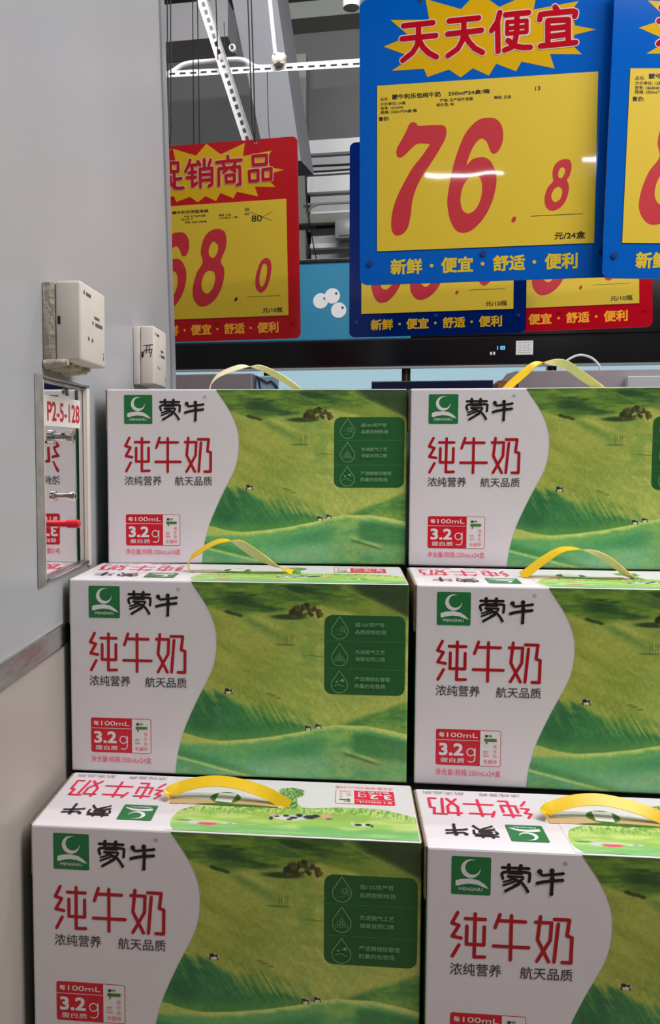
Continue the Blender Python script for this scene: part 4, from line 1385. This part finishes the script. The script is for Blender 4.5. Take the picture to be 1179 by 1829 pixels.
hp = [(0.143, 0.05, 0.286), (0.15, 0.05, 0.305), (0.175, 0.05, 0.330), (0.212, 0.05, 0.345), (0.25, 0.05, 0.335), (0.275, 0.05, 0.312), (0.287, 0.05, 0.286)]
b.tube(catmull(hp, 5), 0.0042, 'strap_white', 8)
smooth_edges(b.build('carry_loop', r), 60)
r = bgcarton('pale_carton', 0.705, 1.02, 1.561, 2.955, 2.995, 'pale_card', 'pale flat box leaning before the wide grey carton at the right frame edge')

# back wall with stacked white panels
b = MB()
bgbox(b, -6, 7.05, 0, 5, 7.2, 5.3, 'back_wall')
o = b.build('wall_back')
o.matrix_world = BG
struct(o, 'grey back wall of the shop hall')


def strip(name, s0, s1, z0, z1, t0, t1, key, label):
    b = MB()
    bgbox(b, s0, t0, z0, s1, t1, z1, key, 0.004)
    o = b.build(name)
    o.matrix_world = BG
    return struct(o, label)


strip('trim_4', -0.92, 3.0, 3.755, 3.865, 6.90, 7.05, 'back_panel', 'upper white ledge on the back wall')
strip('trim_5', -0.92, 3.0, 3.60, 3.755, 6.96, 7.05, 'mid_panel', 'grey panel under the upper ledge')
strip('trim_6', -0.92, 3.0, 3.44, 3.595, 6.90, 7.05, 'back_panel', 'middle white ledge on the back wall')
strip('trim_7', -0.90, 3.0, 3.28, 3.44, 6.96, 7.05, 'mid_panel', 'grey panel under the middle ledge')
strip('trim_8', -0.89, 3.0, 3.235, 3.275, 6.88, 7.05, 'back_panel', 'thin white ledge on the back wall')
strip('trim_9', -0.89, 3.0, 3.015, 3.15, 6.94, 7.05, 'mid_panel', 'lower grey panel on the back wall')
strip('trim_10', -0.89, 3.0, 2.975, 3.015, 6.88, 7.05, 'back_panel', 'lowest white ledge on the back wall')
strip('trim_11', -0.89, 3.0, 2.6, 2.975, 6.96, 7.05, 'mid_panel', 'grey base panel on the back wall')
strip('trim_12', -1.01, -0.925, 0.0, 4.55, 6.86, 7.05, 'beam', 'grey green column on the back wall')
strip('trim_13', -1.17, 3.0, 4.80, 4.93, 6.8, 7.05, 'beam', 'pale horizontal rail high on the back wall')
strip('trim_14', -2.3, -1.55, 4.66, 4.96, 6.7, 7.05, 'mid_panel', 'pale panel below the ceiling at the left')


def bgthing(name, b, label, cat, group=None):
    o = b.build(name)
    o.matrix_world = BG
    smooth_edges(o, 50)
    return tag(o, label, cat, group)


b = MB()
bgbox(b, -1.0, 6.78, 3.155, 3.0, 6.86, 3.232, 'beam', 0.004)
bgthing('steel_beam', b, 'green grey horizontal beam in front of the white panels', 'beam')
b = MB()
bgbox(b, -0.665, 6.70, 3.005, -0.40, 6.78, 3.16, 'cabinet_grey', 0.006)
bgbox(b, -0.63, 6.694, 3.02, -0.43, 6.70, 3.03, 'black', 0.0)
bgthing('equipment_box', b, 'small grey equipment box hanging under the green grey beam', 'equipment box')
b = MB()
for dz, r_ in ((0, 0.010), (-0.045, 0.008)):
    b.tube([(-3.0, 6.85, 3.655 + dz), (-0.8, 6.85, 3.635 + dz), (3.0, 6.85, 3.60 - dz * 0.4)], r_, 'cord', 8)
bgthing('cable_run', b, 'dark horizontal cables crossing the white panels at the back', 'cable')
b = MB()
b.tube(catmull([(3.0, 6.84, 3.325), (-0.6, 6.84, 3.325), (-0.82, 6.84, 3.32), (-0.89, 6.84, 3.285), (-0.91, 6.84, 3.235)], 6), 0.011, 'beam', 8)
bgthing('bent_pipe', b, 'grey pipe bending down at the column', 'pipe')
b = MB()
b.tube(catmull([(-0.915, 6.76, 3.59), (-0.91, 6.76, 3.40), (-0.885, 6.76, 3.2), (-0.86, 6.76, 3.05), (-0.82, 6.76, 2.85)], 6), 0.005, 'cord', 6)
bgthing('hanging_wire', b, 'thin dark wire hanging down beside the column', 'wire')

# sloping blue grey duct
b = MB()
F0 = [(-1.245, 5.5, 4.62), (-0.935, 5.5, 4.62), (-0.825, 5.5, 3.34), (-1.045, 5.5, 3.34)]
F0 = [(-1.275, 5.5, 4.45), (-0.965, 5.5, 4.45), (-0.775, 5.5, 3.22), (-1.015, 5.5, 3.22)]
F1 = [(s + 0.05, t + 0.3, z) for s, t, z in F0]
b.poly(F0, 'duct')
b.poly(list(reversed(F1)), 'duct')
for k in range(4):
    b.poly([F0[k], F1[k], F1[(k + 1) % 4], F0[(k + 1) % 4]], 'duct')
bgthing('ventilation_duct', b, 'wide pale blue grey duct sloping down behind the red sign', 'duct')


def slotted(b, A, B, wdir, width, pitch, key, depth):
    """slotted steel angle: a perforated leg and a plain leg"""
    A, B = Vector(A), Vector(B)
    d = B - A
    L = d.length
    d.normalize()
    w = Vector(wdir)
    w = (w - d * w.dot(d)).normalized()
    n = d.cross(w).normalized()
    N = int(L / pitch)
    T3 = 0.002

    def quad(a0, a1, w0, w1):
        q = [A + d * a0 + w * w0, A + d * a1 + w * w0, A + d * a1 + w * w1, A + d * a0 + w * w1]
        b.poly(q, key)
        b.poly([x + n * T3 for x in reversed(q)], key)
    h = width / 2
    s = width * 0.16
    for k in range(N):
        a = k * pitch
        quad(a, a + pitch, -h, -s)
        quad(a, a + pitch, s, h)
        quad(a, a + pitch * 0.42, -s, s)
    q = [A + w * h, B + w * h, B + w * h + n * depth, A + w * h + n * depth]
    b.poly(q, key)
    b.poly([x + w * T3 for x in reversed(q)], key)


b = MB()
slotted(b, (-1.375, 4.46, 4.35), (-0.90, 4.46, 2.92), (1, 0, 0), 0.056, 0.045, 'galv', 0.045)
bgthing('slotted_angle', b, 'perforated white steel angle slanting down to the red sign', 'steel angle')
b = MB()
slotted(b, (-2.0, 4.5, 3.405), (1.2, 4.5, 3.318), (0, 0, 1), 0.034, 0.06, 'galv', -0.035)
bgthing('slotted_rail', b, 'perforated white steel rail running level across the roof space', 'steel rail')
b = MB()
b.tube(catmull([(-2.0, 4.525, 3.47), (-1.45, 4.525, 3.405), (-1.37, 4.525, 3.412), (-1.29, 4.525, 3.448), (-1.15, 4.525, 3.452), (-0.97, 4.525, 3.446), (-0.89, 4.525, 3.402), (-0.76, 4.525, 3.393), (-0.3, 4.525, 3.385), (1.2, 4.525, 3.36)], 5), 0.0125, 'cable_white', 8)
bgthing('white_cable', b, 'thick white cable lying on the level steel rail', 'cable')
b = MB()
b.tube([(-0.812, 4.47, 4.3), (-0.806, 4.47, 3.75), (-0.786, 4.47, 3.56), (-0.772, 4.47, 3.43)], 0.012, 'cable_white', 8)
bgthing('white_conduit', b, 'white conduit dropping to the foam lump on the level rail', 'conduit')
bm = bmesh.new()
bmesh.ops.create_icosphere(bm, subdivisions=3, radius=1)
rs = np.random.RandomState(5)
b = MB()
vs = []
for v in bm.verts:
    n_ = 1 + 0.14 * math.sin(7 * v.co.x + 3 * v.co.z) + 0.1 * math.sin(9 * v.co.z - 4 * v.co.y)
    s_ = [math.copysign(abs(c) ** 0.6, c) for c in v.co]
    vs.append((-0.756 + s_[0] * 0.036 * n_, 4.49 + s_[1] * 0.03, 3.412 + s_[2] * 0.032 * n_))
b.tris(vs, [[v.index for v in f.verts] for f in bm.faces], 'foam')
bm.free()
bgthing('foam_lump', b, 'cream foam lump joining the conduit to the level rail', 'foam')
b = MB()
vs0 = (-1.005, 4.44, 3.475)
b.tube([(-1.003, 4.462, 3.475), (-1.003, 4.44, 3.475)], 0.018, 'galv', 14)
b.tube([(-1.003, 4.44, 3.475), (-1.003, 4.432, 3.475)], 0.010, 'dark_steel', 6)
bgthing('rail_bolt', b, 'round bolt where the slanting angle meets the level rail', 'bolt')
# thin hanging wires
for pts, lab in (([(-0.881, 3.2, 3.6), (-0.881, 3.2, 3.065), (-0.879, 3.2, 2.48)], 'leftmost thin dark wire hanging behind the red 68.0 sign'),
                 ([(-0.868, 3.2, 3.6), (-0.861, 3.2, 3.0), (-0.854, 3.2, 2.48)], 'second thin dark wire from the wall, hanging behind the red 68.0 sign'),
                 ([(-0.789, 3.2, 3.6), (-0.787, 3.2, 3.056), (-0.780, 3.2, 2.83)], 'thin dark wire ending at the bolt of the slanting angle'),
                 ([(-1.062, 4.5, 3.64), (-1.056, 4.5, 3.39)], 'short thin wire standing above the level rail beside the slanting steel angle'),
                 ([(-0.822, 4.5, 3.38), (-0.815, 4.5, 3.1), (-0.804, 4.5, 2.95)], 'thin wire hanging from the level rail in front of the sloping duct')):
    b = MB()
    b.tube(pts, 0.0024, 'cord', 6)
    bgthing('hanging_wire', b, lab, 'wire', 'thin hanging wires')
# track spotlight at the top edge
O = (-0.359, 4.4, 3.60)
root = bgroot('spotlight', *O)
tag(root, 'white cylindrical spotlight beside the top of the large blue sign', 'spotlight')
b = MB()
b.tube([(0.02, 0.03, 0.16), (0.0, 0, 0.02), (0.0, 0, 0.0)], [0.045, 0.045, 0.042], 'cable_white', 24, caps=False)
b.tube([(0.02, 0.03, 0.16), (0.021, 0.031, 0.165)], [0.045, 0.03], 'cable_white', 24)
smooth_edges(b.build('lamp_housing', root), 60)
b = MB()
b.tube([(0.0, 0, 0.004), (0.004, 0.006, 0.04)], [0.040, 0.022], 'chrome', 24)
smooth_edges(b.build('reflector', root), 60)
b = MB()
b.tube([(0.02, 0.03, 0.16), (0.02, 0.03, 1.4)], 0.008, 'cable_white', 8)
b.build('mounting_rod', root)
